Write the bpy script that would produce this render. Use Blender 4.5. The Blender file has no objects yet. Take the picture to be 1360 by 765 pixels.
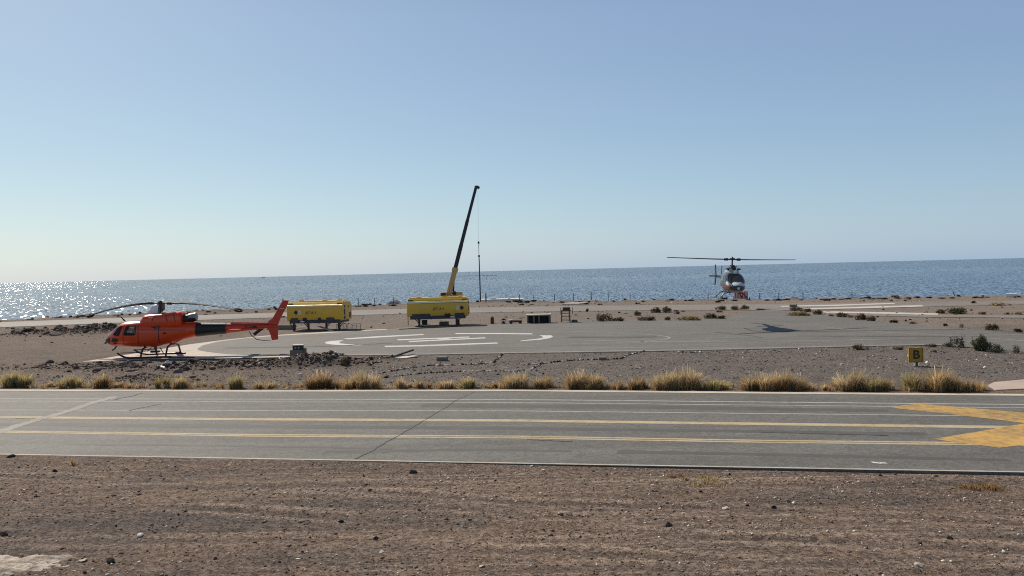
import bpy, bmesh, math, random
import numpy as np
from mathutils import Vector, Matrix

C = bpy.context.scene
COL = C.collection
R = math.radians
random.seed(7)
RNG = np.random.default_rng(11)

# ------------------------------------------------------------------ camera, sky, sun, exposure
CAM_H = 4.65
FPX = 1058.0                      # focal length in photograph pixels (1360 wide)
ROLL = R(1.42)
PITCH = math.atan(23.2 / FPX)     # the horizon runs a little above the picture's centre
_F = Vector((0, math.cos(PITCH), -math.sin(PITCH)))
_U0 = Vector((0, math.sin(PITCH), math.cos(PITCH)))
_R0 = Vector((1, 0, 0))
_Rt = _R0 * math.cos(ROLL) - _U0 * math.sin(ROLL)
_Up = _U0 * math.cos(ROLL) + _R0 * math.sin(ROLL)
cam_data = bpy.data.cameras.new('camera')
cam_data.sensor_width = 36.0
cam_data.lens = 36.0 * FPX / 1360.0
cam_data.clip_start = 0.1
cam_data.clip_end = 120000.0
cam = bpy.data.objects.new('camera', cam_data)
COL.objects.link(cam)
M = Matrix((( _Rt.x, _Up.x, -_F.x, 0), (_Rt.y, _Up.y, -_F.y, 0), (_Rt.z, _Up.z, -_F.z, CAM_H), (0, 0, 0, 1)))
cam.matrix_world = M
C.camera = cam

SUN_AZ = R(-40)                   # measured from straight ahead (+Y), negative = left
SUN_EL = R(42)
world = bpy.data.worlds.new('World')
C.world = world
world.use_nodes = True
wn = world.node_tree.nodes
wl = world.node_tree.links
wn.clear()
sky = wn.new('ShaderNodeTexSky')
sky.sky_type = 'NISHITA'
sky.sun_disc = False
sky.sun_elevation = SUN_EL
sky.sun_rotation = SUN_AZ
sky.altitude = 0
sky.air_density = 1.1
sky.dust_density = 0.8
sky.ozone_density = 1.0
bg = wn.new('ShaderNodeBackground')
bg.inputs['Strength'].default_value = 0.10
wo = wn.new('ShaderNodeOutputWorld')
# sea haze: the clear sky thinned and veiled by a pale layer that is thickest towards the horizon
wtc = wn.new('ShaderNodeTexCoord'); wsep = wn.new('ShaderNodeSeparateXYZ'); wl.new(wtc.outputs['Generated'], wsep.inputs[0])
wmr = wn.new('ShaderNodeMapRange'); wl.new(wsep.outputs[2], wmr.inputs[0])
for _k, _v in zip((1, 2, 3, 4), (0.30, 0.70, 1.0, 0.12)): wmr.inputs[_k].default_value = _v
wmul = wn.new('ShaderNodeVectorMath'); wmul.operation = 'MULTIPLY'; wl.new(sky.outputs[0], wmul.inputs[0]); wmul.inputs[1].default_value = (0.452, 0.486, 0.403)
wsc = wn.new('ShaderNodeVectorMath'); wsc.operation = 'SCALE'; wsc.inputs[0].default_value = (1.30, 1.74, 3.30); wl.new(wmr.outputs[0], wsc.inputs['Scale'])
wadd = wn.new('ShaderNodeVectorMath'); wadd.operation = 'ADD'; wl.new(wmul.outputs[0], wadd.inputs[0]); wl.new(wsc.outputs[0], wadd.inputs[1])
wdv = wn.new('ShaderNodeMath'); wdv.operation = 'MULTIPLY'; wl.new(wsep.outputs[2], wdv.inputs[0]); wdv.inputs[1].default_value = -1 / 0.15
wex = wn.new('ShaderNodeMath'); wex.operation = 'EXPONENT'; wl.new(wdv.outputs[0], wex.inputs[0])
wcl = wn.new('ShaderNodeMath'); wcl.operation = 'MINIMUM'; wl.new(wex.outputs[0], wcl.inputs[0]); wcl.inputs[1].default_value = 1.0
wsc2 = wn.new('ShaderNodeVectorMath'); wsc2.operation = 'SCALE'; wsc2.inputs[0].default_value = (0.60, 1.40, 1.85); wl.new(wcl.outputs[0], wsc2.inputs['Scale'])
wad2 = wn.new('ShaderNodeVectorMath'); wad2.operation = 'ADD'; wl.new(wadd.outputs[0], wad2.inputs[0]); wl.new(wsc2.outputs[0], wad2.inputs[1])
wl.new(wad2.outputs[0], bg.inputs[0])
wl.new(bg.outputs[0], wo.inputs[0])

sl = bpy.data.lights.new('sun', 'SUN')
sl.energy = 5.0
sl.angle = R(0.5)
sl.color = (1.0, 0.90, 0.77)
so = bpy.data.objects.new('sun', sl)
COL.objects.link(so)
_sd = Vector((math.sin(SUN_AZ) * math.cos(SUN_EL), math.cos(SUN_AZ) * math.cos(SUN_EL), math.sin(SUN_EL)))
so.rotation_euler = _sd.to_track_quat('Z', 'Y').to_euler()
so.location = _sd * 50

C.view_settings.view_transform = 'Standard'
C.view_settings.look = 'None'
C.view_settings.exposure = 0.0
C.view_settings.gamma = 1.0
C.view_settings.use_curve_mapping = False

C.render.engine = 'CYCLES'
C.cycles.max_bounces = 5
C.cycles.use_denoising = False
C.cycles.filter_width = 1.1


# ------------------------------------------------------------------ helpers
def ray(px, py):
    return _F + _Rt * ((px - 680.0) / FPX) + _Up * ((382.5 - py) / FPX)


def gp(px, py, z=0.0):
    """ground point at height z seen at a photograph pixel"""
    d = ray(px, py)
    t = (z - CAM_H) / d.z
    return Vector((d.x * t, d.y * t, z))


def wp(px, py, D):
    """point at depth D along world Y"""
    d = ray(px, py)
    t = D / d.y
    return Vector((d.x * t, D, CAM_H + d.z * t))


def link(o, parent=None):
    COL.objects.link(o)
    if parent is not None:
        o.parent = parent
    return o


def tag(o, label=None, cat=None, group=None, kind=None):
    if label: o['label'] = label
    if cat: o['category'] = cat
    if group: o['group'] = group
    if kind: o['kind'] = kind
    return o


def empty(name, loc, rz=0.0, label=None, cat=None, group=None):
    o = bpy.data.objects.new(name, None)
    o.empty_display_size = 0.2
    o.location = loc
    o.rotation_euler = (0, 0, rz)
    link(o)
    return tag(o, label, cat, group)


class MB:
    """collects shapes into one mesh"""
    def __init__(s):
        s.v = []; s.f = []; s.m = []; s.mi = 0

    def add(s, verts, faces, T=None):
        b = len(s.v)
        if T is not None:
            verts = [T @ Vector(p) for p in verts]
        s.v += [tuple(p) for p in verts]
        s.f += [tuple(i + b for i in f) for f in faces]
        s.m += [s.mi] * len(faces)
        return s

    def box(s, c, size, T=None, bev=0.0):
        cx, cy, cz = c; x, y, z = (k / 2 for k in size)
        if bev <= 0:
            vs = [(cx + a * x, cy + b * y, cz + d * z) for d in (-1, 1) for b in (-1, 1) for a in (-1, 1)]
            fs = [(0, 2, 3, 1), (4, 5, 7, 6), (0, 1, 5, 4), (2, 6, 7, 3), (0, 4, 6, 2), (1, 3, 7, 5)]
            return s.add(vs, fs, T)
        bm = bmesh.new()
        bmesh.ops.create_cube(bm, size=1.0, matrix=Matrix.Translation(c) @ Matrix.Diagonal((size[0], size[1], size[2], 1)))
        bmesh.ops.bevel(bm, geom=list(bm.edges), offset=bev, segments=2, affect='EDGES', profile=0.6)
        bm.verts.index_update()
        vs = [v.co.copy() for v in bm.verts]
        fs = [tuple(v.index for v in f.verts) for f in bm.faces]
        bm.free()
        return s.add(vs, fs, T)

    def tube(s, pts, r, n=8, T=None, cap=True):
        pts = [Vector(p) for p in pts]
        rs = r if isinstance(r, (list, tuple)) else [r] * len(pts)
        vs = []; fs = []
        up = Vector((0, 0, 1))
        for i, p in enumerate(pts):
            d = (pts[min(i + 1, len(pts) - 1)] - pts[max(i - 1, 0)]).normalized()
            a = d.cross(up)
            if a.length < 1e-3: a = d.cross(Vector((0, 1, 0)))
            a.normalize(); b = d.cross(a)
            for k in range(n):
                t = 2 * math.pi * k / n
                vs.append(p + a * (rs[i] * math.cos(t)) + b * (rs[i] * math.sin(t)))
        for i in range(len(pts) - 1):
            for k in range(n):
                fs.append((i * n + k, i * n + (k + 1) % n, (i + 1) * n + (k + 1) % n, (i + 1) * n + k))
        if cap:
            fs.append(tuple(range(n - 1, -1, -1)))
            fs.append(tuple((len(pts) - 1) * n + k for k in range(n)))
        return s.add(vs, fs, T)

    def prism(s, poly, t, plane='xz', off=0.0, T=None):
        """polygon of 2-D points extruded by thickness t about off"""
        n = len(poly); vs = []
        for sgn in (-0.5, 0.5):
            for a, b in poly:
                k = off + sgn * t
                vs.append((a, k, b) if plane == 'xz' else ((k, a, b) if plane == 'yz' else (a, b, k)))
        fs = [tuple(range(n)), tuple(range(2 * n - 1, n - 1, -1))]
        for i in range(n):
            j = (i + 1) % n
            fs.append((i, i + n, j + n, j))
        return s.add(vs, fs, T)

    def loft(s, rings, cap=True, T=None):
        n = len(rings[0]); vs = [p for r in rings for p in r]; fs = []
        for i in range(len(rings) - 1):
            for k in range(n):
                fs.append((i * n + k, i * n + (k + 1) % n, (i + 1) * n + (k + 1) % n, (i + 1) * n + k))
        if cap:
            fs.append(tuple(range(n - 1, -1, -1)))
            fs.append(tuple((len(rings) - 1) * n + k for k in range(n)))
        return s.add(vs, fs, T)

    def build(s, name, mats, parent=None, smooth=False, angle=None):
        me = bpy.data.meshes.new(name)
        me.from_pydata(s.v, [], s.f)
        mats = mats if isinstance(mats, (list, tuple)) else [mats]
        for m in mats: me.materials.append(m)
        if len(mats) > 1:
            me.polygons.foreach_set('material_index', s.m)
        bm = bmesh.new(); bm.from_mesh(me)
        bmesh.ops.recalc_face_normals(bm, faces=bm.faces)
        bm.to_mesh(me); bm.free()
        if smooth:
            me.polygons.foreach_set('use_smooth', [True] * len(me.polygons))
            if angle: me.set_sharp_from_angle(angle=R(angle))
        me.update()
        o = bpy.data.objects.new(name, me)
        return link(o, parent)


def np_mesh(name, V, F, mat, colors=None, parent=None, smooth=False):
    """V (n,3), F (m,k) numpy; colors (n,3) point colours"""
    me = bpy.data.meshes.new(name)
    n, m, k = len(V), len(F), F.shape[1]
    me.vertices.add(n); me.vertices.foreach_set('co', np.asarray(V, dtype=np.float32).ravel())
    me.loops.add(m * k); me.loops.foreach_set('vertex_index', np.asarray(F, dtype=np.int32).ravel())
    me.polygons.add(m)
    me.polygons.foreach_set('loop_start', np.arange(0, m * k, k, dtype=np.int32))
    me.polygons.foreach_set('loop_total', np.full(m, k, dtype=np.int32))
    me.update(calc_edges=True)
    if colors is not None:
        at = me.color_attributes.new('tone', 'FLOAT_COLOR', 'POINT')
        c4 = np.ones((n, 4), dtype=np.float32); c4[:, :3] = colors
        at.data.foreach_set('color', c4.ravel())
    if smooth: me.polygons.foreach_set('use_smooth', np.ones(m, dtype=bool))
    me.materials.append(mat)
    me.validate()
    o = bpy.data.objects.new(name, me)
    return link(o, parent)


def copy_tree(o, parent=None):
    c = o.copy(); COL.objects.link(c)
    if parent is not None: c.parent = parent
    for ch in list(o.children):
        copy_tree(ch, c)
    return c


def text_part(name, body, size, mat, parent, T, extr=0.004):
    cu = bpy.data.curves.new(name, 'FONT')
    cu.body = body; cu.size = size; cu.extrude = extr; cu.align_x = 'CENTER'; cu.align_y = 'CENTER'
    cu.offset = size * (0.022 if body == 'B' else 0.014)
    tmp = bpy.data.objects.new(name, cu)
    COL.objects.link(tmp)
    bpy.context.view_layer.update()
    me = bpy.data.meshes.new_from_object(tmp.evaluated_get(bpy.context.evaluated_depsgraph_get()))
    COL.objects.unlink(tmp); bpy.data.objects.remove(tmp)
    me.transform(T)
    me.materials.clear(); me.materials.append(mat)
    me.name = name
    o = bpy.data.objects.new(name, me)
    return link(o, parent)


# value noise in numpy -------------------------------------------------------
def _hash(ix, iy, seed):
    h = (ix.astype(np.int64) * 374761393 + iy.astype(np.int64) * 668265263 + seed * 974634777) & 0xffffffff
    h = ((h ^ (h >> 13)) * 1274126177) & 0xffffffff
    h = h ^ (h >> 16)
    return (h & 0xffff) / 65535.0


def vnoise(x, y, seed=0):
    x = np.asarray(x, dtype=float); y = np.asarray(y, dtype=float)
    ix = np.floor(x); iy = np.floor(y); fx = x - ix; fy = y - iy
    fx = fx * fx * (3 - 2 * fx); fy = fy * fy * (3 - 2 * fy)
    a = _hash(ix, iy, seed); b = _hash(ix + 1, iy, seed); c = _hash(ix, iy + 1, seed); d = _hash(ix + 1, iy + 1, seed)
    return (a * (1 - fx) + b * fx) * (1 - fy) + (c * (1 - fx) + d * fx) * fy


def fbm(x, y, seed=0, octs=4, gain=0.5):
    t = 0; a = 1; s = 0
    for k in range(octs):
        t = t + a * (vnoise(x * 2 ** k, y * 2 ** k, seed + k) - 0.5); s += a; a *= gain
    return t / s * 2


# ------------------------------------------------------------------ materials
def srgb(r, g, b):
    f = lambda c: (c / 12.92) if c <= 0.04045 else ((c + 0.055) / 1.055) ** 2.4
    return (f(r / 255), f(g / 255), f(b / 255))


class NT:
    def __init__(s, name):
        s.m = bpy.data.materials.new(name); s.m.use_nodes = True
        s.t = s.m.node_tree; s.n = s.t.nodes; s.l = s.t.links
        s.bsdf = s.n['Principled BSDF']
        s.tc = s.n.new('ShaderNodeTexCoord')

    def put(s, sock, v):
        if hasattr(v, 'is_linked') or isinstance(v, bpy.types.NodeSocket): s.l.new(v, sock)
        elif isinstance(v, (tuple, list)) and len(v) == 3 and sock.type == 'RGBA': sock.default_value = (*v, 1)
        else: sock.default_value = v

    def mapping(s, scale=(1, 1, 1), rot=(0, 0, 0), coord='Object', loc=(0, 0, 0)):
        n = s.n.new('ShaderNodeMapping'); s.l.new(s.tc.outputs[coord], n.inputs[0])
        n.inputs['Scale'].default_value = scale; n.inputs['Rotation'].default_value = rot; n.inputs['Location'].default_value = loc
        return n.outputs[0]

    def noise(s, scale, detail=4, rough=0.55, vec=None, dist=0.0):
        n = s.n.new('ShaderNodeTexNoise'); n.inputs['Scale'].default_value = scale
        n.inputs['Detail'].default_value = detail; n.inputs['Roughness'].default_value = rough; n.inputs['Distortion'].default_value = dist
        s.l.new(vec if vec is not None else s.tc.outputs['Object'], n.inputs['Vector'])
        return n.outputs['Fac']

    def voro(s, scale, vec=None, out='Distance', feature='F1', rand=1.0):
        n = s.n.new('ShaderNodeTexVoronoi'); n.feature = feature; n.inputs['Scale'].default_value = scale
        n.inputs['Randomness'].default_value = rand
        s.l.new(vec if vec is not None else s.tc.outputs['Object'], n.inputs['Vector'])
        return n.outputs[out]

    def ramp(s, fac, stops):
        n = s.n.new('ShaderNodeValToRGB'); s.l.new(fac, n.inputs[0])
        e = n.color_ramp.elements
        while len(e) < len(stops): e.new(0.5)
        for k, (p, c) in enumerate(stops):
            e[k].position = p; e[k].color = (*c, 1) if isinstance(c, (tuple, list)) else (c, c, c, 1)
        return n.outputs[0]

    def mix(s, fac, a, b, mode='MIX'):
        n = s.n.new('ShaderNodeMix'); n.data_type = 'RGBA'; n.blend_type = mode
        s.put(n.inputs['Factor'], fac); s.put(n.inputs['A'], a); s.put(n.inputs['B'], b)
        return n.outputs['Result']

    def math(s, op, a, b=0.0, clamp=False):
        n = s.n.new('ShaderNodeMath'); n.operation = op; n.use_clamp = clamp
        s.put(n.inputs[0], a); s.put(n.inputs[1], b)
        return n.outputs[0]

    def maprange(s, v, a, b, c=0.0, d=1.0):
        n = s.n.new('ShaderNodeMapRange'); n.clamp = True
        s.put(n.inputs[0], v)
        for k, q in zip((1, 2, 3, 4), (a, b, c, d)): n.inputs[k].default_value = q
        return n.outputs[0]

    def sep(s, coord='Object'):
        n = s.n.new('ShaderNodeSeparateXYZ'); s.l.new(s.tc.outputs[coord], n.inputs[0])
        return n.outputs

    def bump(s, h, strength=0.3, dist=0.02):
        n = s.n.new('ShaderNodeBump'); n.inputs['Strength'].default_value = strength; n.inputs['Distance'].default_value = dist
        s.l.new(h, n.inputs['Height']); s.l.new(n.outputs[0], s.bsdf.inputs['Normal'])

    def done(s, col=None, rough=0.7, metal=0.0, spec=None):
        if col is not None: s.put(s.bsdf.inputs['Base Color'], col)
        s.put(s.bsdf.inputs['Roughness'], rough); s.bsdf.inputs['Metallic'].default_value = metal
        if spec is not None: s.bsdf.inputs['Specular IOR Level'].default_value = spec
        return s.m


def paint(name, col, rough=0.35, wear=0.25, scale=3.0, metal=0.0, dirt=(0.16, 0.12, 0.09), coat=0.0):
    m = NT(name)
    n1 = m.noise(scale, 5, 0.6)
    n2 = m.noise(scale * 9, 4, 0.6)
    f = m.maprange(n1, 0.5, 0.8, 0, wear)
    c = m.mix(f, col, dirt)
    c = m.mix(m.maprange(n2, 0.35, 0.7, 0, 0.22), c, tuple(k * 0.72 for k in col))
    r = m.maprange(n1, 0.3, 0.75, rough * 0.8, min(1, rough * 1.5))
    if coat: m.bsdf.inputs['Coat Weight'].default_value = coat
    return m.done(c, r, metal)


def attr_mat(name, rough=0.9, transl=0.0):
    m = NT(name)
    a = m.n.new('ShaderNodeVertexColor'); a.layer_name = 'tone'
    m.done(a.outputs[0], rough, spec=0.2 if rough < 0.9 else 0.04)
    if transl > 0:
        tr = m.n.new('ShaderNodeBsdfTranslucent'); m.l.new(a.outputs[0], tr.inputs[0])
        mx = m.n.new('ShaderNodeMixShader'); mx.inputs[0].default_value = transl
        m.l.new(m.bsdf.outputs[0], mx.inputs[1]); m.l.new(tr.outputs[0], mx.inputs[2])
        out = m.n['Material Output']; m.l.new(mx.outputs[0], out.inputs[0])
    return m.m


RUN_ANG = 0.0   # heading of the runway, set below


def ground_material():
    m = NT('dry_ground')
    x, y, z = m.sep()
    big = m.noise(0.11, 5, 0.6)
    mid = m.noise(0.55, 5, 0.65)
    fine = m.noise(9.0, 6, 0.7)
    grit = m.noise(42.0, 3, 0.7)
    # wheel tracks run along the runway
    tv = m.mapping(scale=(0.055, 3.6, 1.0), rot=(0, 0, -RUN_ANG - R(2)))
    track = m.noise(1.0, 6, 0.66, vec=tv, dist=0.9)
    brown = (0.188, 0.128, 0.094); grey = (0.138, 0.109, 0.091); red = (0.250, 0.142, 0.098); tan = (0.320, 0.252, 0.198)
    near = m.mix(m.maprange(mid, 0.35, 0.66), grey, brown)
    near = m.mix(m.maprange(track, 0.55, 0.66, 0, 0.9), near, tan)
    near = m.mix(m.maprange(track, 0.34, 0.44, 0.65, 0), near, (0.085, 0.070, 0.064))
    patchy = m.noise(0.9, 4, 0.6, vec=m.mapping(scale=(0.35, 1.6, 1), loc=(4, 2, 0)))
    near = m.mix(m.maprange(patchy, 0.60, 0.74, 0, 0.6), near, red)
    band = m.noise(1.0, 4, 0.55, vec=m.mapping(scale=(0.10, 0.55, 1), rot=(0, 0, -RUN_ANG), loc=(1.7, 0.4, 0)))
    near = m.mix(m.maprange(band, 0.36, 0.49, 0.8, 0), near, (0.092, 0.078, 0.073))
    near = m.mix(m.maprange(band, 0.54, 0.66, 0, 0.6), near, (0.240, 0.165, 0.122))
    at = m.n.new('ShaderNodeVertexColor'); at.layer_name = 'tone'
    sa_ = m.n.new('ShaderNodeSeparateColor'); m.l.new(at.outputs[0], sa_.inputs[0])
    near = m.mix(m.math('MULTIPLY', sa_.outputs[0], m.maprange(fine, 0.30, 0.62, 0.45, 1.0)), near, (0.370, 0.275, 0.210))
    near = m.mix(m.math('MULTIPLY', sa_.outputs[1], 0.7), near, (0.105, 0.078, 0.066))
    # gravel strip between runway and apron: grey to the right, brown earth to the left
    strip = m.mix(m.maprange(mid, 0.35, 0.7), (0.130, 0.112, 0.104), (0.178, 0.152, 0.134))
    left = m.mix(m.maprange(mid, 0.35, 0.7), (0.132, 0.104, 0.088), (0.188, 0.146, 0.118))
    sx = m.maprange(m.math('ADD', x, m.math('MULTIPLY', big, 8.0)), -9.0, 1.0)
    strip = m.mix(sx, left, strip)
    c = m.mix(m.maprange(y, 28, 31), near, strip)
    far = m.mix(m.maprange(mid, 0.35, 0.68), (0.190, 0.157, 0.132), (0.245, 0.206, 0.174))
    far = m.mix(m.maprange(track, 0.45, 0.65, 0, 0.6), far, (0.175, 0.142, 0.120))
    fr = m.mix(m.maprange(big, 0.4, 0.65), far, (0.285, 0.210, 0.168))
    far = m.mix(m.maprange(x, 18, 34, 0, 0.75), far, fr)
    fl = m.mix(m.maprange(mid, 0.35, 0.68), (0.150, 0.116, 0.098), (0.195, 0.152, 0.126))
    far = m.mix(m.maprange(x, -26, -12, 1, 0), far, fl)
    yy = m.math('ADD', y, m.math('MULTIPLY', m.math('SUBTRACT', big, 0.5), 6.0))
    c = m.mix(m.maprange(yy, 50, 58), c, far)
    c = m.mix(m.maprange(fine, 0.30, 0.72, 0.0, 1.0), m.mix(0.5, c, (0.05, 0.042, 0.038)), c)
    sp = m.voro(16.0, out='Color')
    sp2 = m.voro(48.0, out='Color')
    grain = m.mix(0.5, sp, sp2)
    sg = m.n.new('ShaderNodeSeparateColor'); m.l.new(grain, sg.inputs[0])
    c = m.mix(1.0, c, m.maprange(sg.outputs[0], 0.18, 0.82, 0.42, 1.72), 'MULTIPLY')
    h = m.math('ADD', m.math('MULTIPLY', fine, 0.7), m.math('MULTIPLY', grit, 0.5))
    m.bump(h, 0.9, 0.045)
    return m.done(c, 0.95, spec=0.12)


def asphalt_material(name, base, light, streak=True):
    m = NT(name)
    big = m.noise(0.18, 5, 0.62)
    grain = m.noise(38.0, 3, 0.75)
    c = m.mix(m.maprange(big, 0.33, 0.68), base, light)
    if streak:
        tv = m.mapping(scale=(0.035, 1.1, 1.0), rot=(0, 0, -RUN_ANG))
        st = m.noise(1.0, 6, 0.65, vec=tv, dist=0.3)
        c = m.mix(m.maprange(st, 0.48, 0.62, 0, 0.5), c, tuple(k * 0.66 for k in base))
        c = m.mix(m.maprange(st, 0.28, 0.44, 0.5, 0), c, tuple(k * 1.2 for k in light))
    mid = m.noise(1.3, 5, 0.7)
    c = m.mix(m.maprange(mid, 0.55, 0.8, 0, 0.35), c, tuple(k * 0.7 for k in base))
    c = m.mix(m.maprange(grain, 0.35, 0.7, 0.0, 0.4), c, tuple(k * 1.4 for k in light))
    blot = m.noise(0.45, 6, 0.7, vec=m.mapping(scale=(0.5, 1.2, 1), loc=(7, 3, 0)), dist=0.6)
    c = m.mix(m.maprange(blot, 0.58, 0.72, 0, 0.38), c, tuple(k * 0.66 for k in base))
    c = m.mix(m.maprange(blot, 0.28, 0.40, 0.35, 0), c, (0.215, 0.185, 0.150))
    sg = m.n.new('ShaderNodeSeparateColor'); m.l.new(m.voro(26.0, out='Color'), sg.inputs[0])
    sh = m.n.new('ShaderNodeSeparateColor'); m.l.new(m.voro(9.0, out='Color'), sh.inputs[0])
    g2 = m.math('ADD', m.math('MULTIPLY', sg.outputs[0], 0.6), m.math('MULTIPLY', sh.outputs[0], 0.4))
    c = m.mix(1.0, c, m.maprange(g2, 0.1, 0.9, 0.70, 1.30), 'MULTIPLY')
    m.bump(grain, 0.5, 0.012)
    return m.done(c, 0.76, spec=0.32)


def worn_paint(name, col, under, amount=0.45, scale=6.0, rough=0.8, spec=0.25):
    m = NT(name)
    n1 = m.noise(scale, 6, 0.72)
    n2 = m.noise(scale * 0.12, 4, 0.6)
    grain = m.noise(40.0, 3, 0.7)
    f = m.math('ADD', m.math('MULTIPLY', n1, 0.75), m.math('MULTIPLY', n2, 0.45))
    f = m.maprange(f, 0.52, 0.78, 0, amount)
    c = m.mix(f, col, under)
    c = m.mix(m.maprange(grain, 0.4, 0.7, 0, 0.3), c, tuple(k * 0.7 for k in col))
    return m.done(c, rough, spec=spec)


def concrete_material(name, col=(0.48, 0.42, 0.37)):
    m = NT(name)
    n1 = m.noise(0.5, 5, 0.65); n2 = m.noise(6, 5, 0.7)
    c = m.mix(m.maprange(n1, 0.35, 0.7), col, tuple(k * 0.74 for k in col))
    c = m.mix(m.maprange(n2, 0.45, 0.75, 0, 0.4), c, tuple(k * 0.6 for k in col))
    m.bump(n2, 0.3, 0.01)
    return m.done(c, 0.88, spec=0.25)


def sea_material():
    m = NT('sea_water')
    x, y, z = m.sep()
    bands = m.noise(0.0022, 5, 0.6, vec=m.mapping(scale=(0.3, 2.2, 1), rot=(0, 0, R(-4))))
    chop = m.noise(0.05, 5, 0.62, vec=m.mapping(scale=(0.45, 0.30, 1), rot=(0, 0, R(-8))), dist=0.4)
    c = m.mix(m.maprange(bands, 0.4, 0.62), SEA_A, SEA_B)
    c = m.mix(m.maprange(chop, 0.40, 0.70, 0.45, 0), c, (0.010, 0.034, 0.054))

    # every wave face is a facet with a slope of its own; faces that happen to mirror the sun glitter
    def slope(sx, sy, rot, amp):
        v = m.voro(1.0, vec=m.mapping(scale=(sx, sy, 1), rot=(0, 0, R(rot))), out='Color')
        n = m.n.new('ShaderNodeVectorMath'); n.operation = 'SUBTRACT'; m.l.new(v, n.inputs[0]); n.inputs[1].default_value = (0.5, 0.5, 0.5)
        k = m.n.new('ShaderNodeVectorMath'); k.operation = 'MULTIPLY'; m.l.new(n.outputs[0], k.inputs[0]); k.inputs[1].default_value = (amp, amp, 0)
        return k.outputs[0]
    near = slope(1.5, 0.55, 14, SEA_TILT); far = slope(0.6, 0.12, 14, SEA_TILT)
    t = m.mix(m.maprange(y, 700, 1500), near, far)
    up = m.n.new('ShaderNodeVectorMath'); up.operation = 'ADD'; m.l.new(t, up.inputs[0]); up.inputs[1].default_value = (0, 0, 1)
    nm = m.n.new('ShaderNodeVectorMath'); nm.operation = 'NORMALIZE'; m.l.new(up.outputs[0], nm.inputs[0])
    m.l.new(nm.outputs[0], m.bsdf.inputs['Normal'])
    return m.done(c, m.maprange(chop, 0.35, 0.65, 0.105, 0.14), spec=0.13)


SEA_A, SEA_B, SEA_TILT = (0.004, 0.044, 0.135), (0.008, 0.058, 0.162), 0.93
MAT = {}
def init_materials():
    MAT['orange'] = paint('orange_paint', srgb(224, 72, 20), 0.28, 0.12, 1.5, coat=0.3)
    MAT['red'] = paint('red_orange_paint', srgb(200, 54, 19), 0.3, 0.12, 1.5, coat=0.3)
    MAT['black'] = paint('black_paint', (0.012, 0.012, 0.013), 0.45, 0.15, 3)
    MAT['rubber'] = paint('dark_rubber', (0.018, 0.017, 0.017), 0.7, 0.2, 4)
    MAT['glass'] = paint('dark_glass', (0.030, 0.033, 0.038), 0.06, 0.05, 2)
    g = NT('clear_window'); g.done((0.05, 0.055, 0.06), 0.05)
    tr = g.n.new('ShaderNodeBsdfTransparent'); tr.inputs[0].default_value = (0.86, 0.90, 0.90, 1); mx = g.n.new('ShaderNodeMixShader'); mx.inputs[0].default_value = 0.72
    g.l.new(g.bsdf.outputs[0], mx.inputs[1]); g.l.new(tr.outputs[0], mx.inputs[2]); g.l.new(mx.outputs[0], g.n['Material Output'].inputs[0])
    MAT['clear'] = g.m
    MAT['cockpit'] = paint('tinted_screen', (0.035, 0.030, 0.034), 0.09, 0.05, 2)
    MAT['white'] = paint('white_paint', (0.74, 0.73, 0.70), 0.4, 0.2, 3)
    MAT['grey'] = paint('grey_metal', (0.30, 0.30, 0.30), 0.45, 0.3, 4, metal=0.3)
    MAT['blade'] = paint('blade_skin', (0.035, 0.035, 0.04), 0.7, 0.2, 3)
    MAT['dark_metal'] = paint('dark_metal', (0.025, 0.025, 0.028), 0.4, 0.25, 4, metal=0.2)
    MAT['navy'] = paint('navy_paint', (0.022, 0.030, 0.050), 0.22, 0.08, 2, coat=0.4)
    MAT['silver'] = paint('silver_paint', (0.62, 0.63, 0.64), 0.25, 0.08, 2, coat=0.3)
    MAT['maroon'] = paint('maroon_paint', (0.16, 0.050, 0.040), 0.3, 0.1, 2, coat=0.3)
    MAT['yellow'] = paint('yellow_paint', srgb(222, 178, 54), 0.38, 0.22, 1.2, dirt=(0.30, 0.22, 0.06), coat=0.15)
    MAT['yellow_edge'] = paint('glint_metal', (0.95, 0.86, 0.58), 0.34, 0.05, 1.2, metal=1.0)
    MAT['plum'] = paint('plum_steel', (0.050, 0.042, 0.060), 0.5, 0.25, 3)
    MAT['sign_yellow'] = paint('sign_yellow', srgb(186, 142, 26), 0.5, 0.25, 4, dirt=(0.2, 0.15, 0.04))
    MAT['crane_yellow'] = paint('crane_yellow', srgb(205, 165, 100), 0.45, 0.2, 1)
    MAT['wood'] = paint('weathered_wood', (0.20, 0.115, 0.085), 0.8, 0.3, 5)
    MAT['pale_wood'] = paint('pale_board', (0.58, 0.52, 0.46), 0.75, 0.25, 4)
    MAT['rust'] = paint('rusty_red', (0.115, 0.030, 0.022), 0.65, 0.4, 6)
    MAT['green'] = paint('dark_green_paint', (0.018, 0.035, 0.022), 0.5, 0.2, 4)
    MAT['red_paint'] = paint('signal_red', srgb(170, 50, 45), 0.55, 0.2, 3)
    MAT['post'] = paint('grey_post', (0.085, 0.080, 0.078), 0.7, 0.3, 6)
    MAT['concrete'] = concrete_material('pale_concrete', (0.58, 0.51, 0.445))
    MAT['block'] = concrete_material('block_concrete', (0.24, 0.205, 0.180))
    MAT['strip'] = concrete_material('white_concrete', (0.58, 0.53, 0.48))
    MAT['plant'] = attr_mat('plant_leaves', 0.85, 0.35)
    MAT['straw'] = attr_mat('straw_blades', 0.85, 0.48)
    MAT['stone'] = attr_mat('loose_stone', 0.97)


# ------------------------------------------------------------------ the land
RW_NEAR = (gp(0, 604.0, 0.08), gp(1360, 627.6, 0.08))
RW_FAR = (gp(0, 516.4, 0.08), gp(1360, 522.6, 0.08))
_d = (RW_NEAR[1] - RW_NEAR[0]).normalized() + (RW_FAR[1] - RW_FAR[0]).normalized()
RUN_ANG = math.atan2(_d.y, _d.x)
init_materials()


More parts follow.
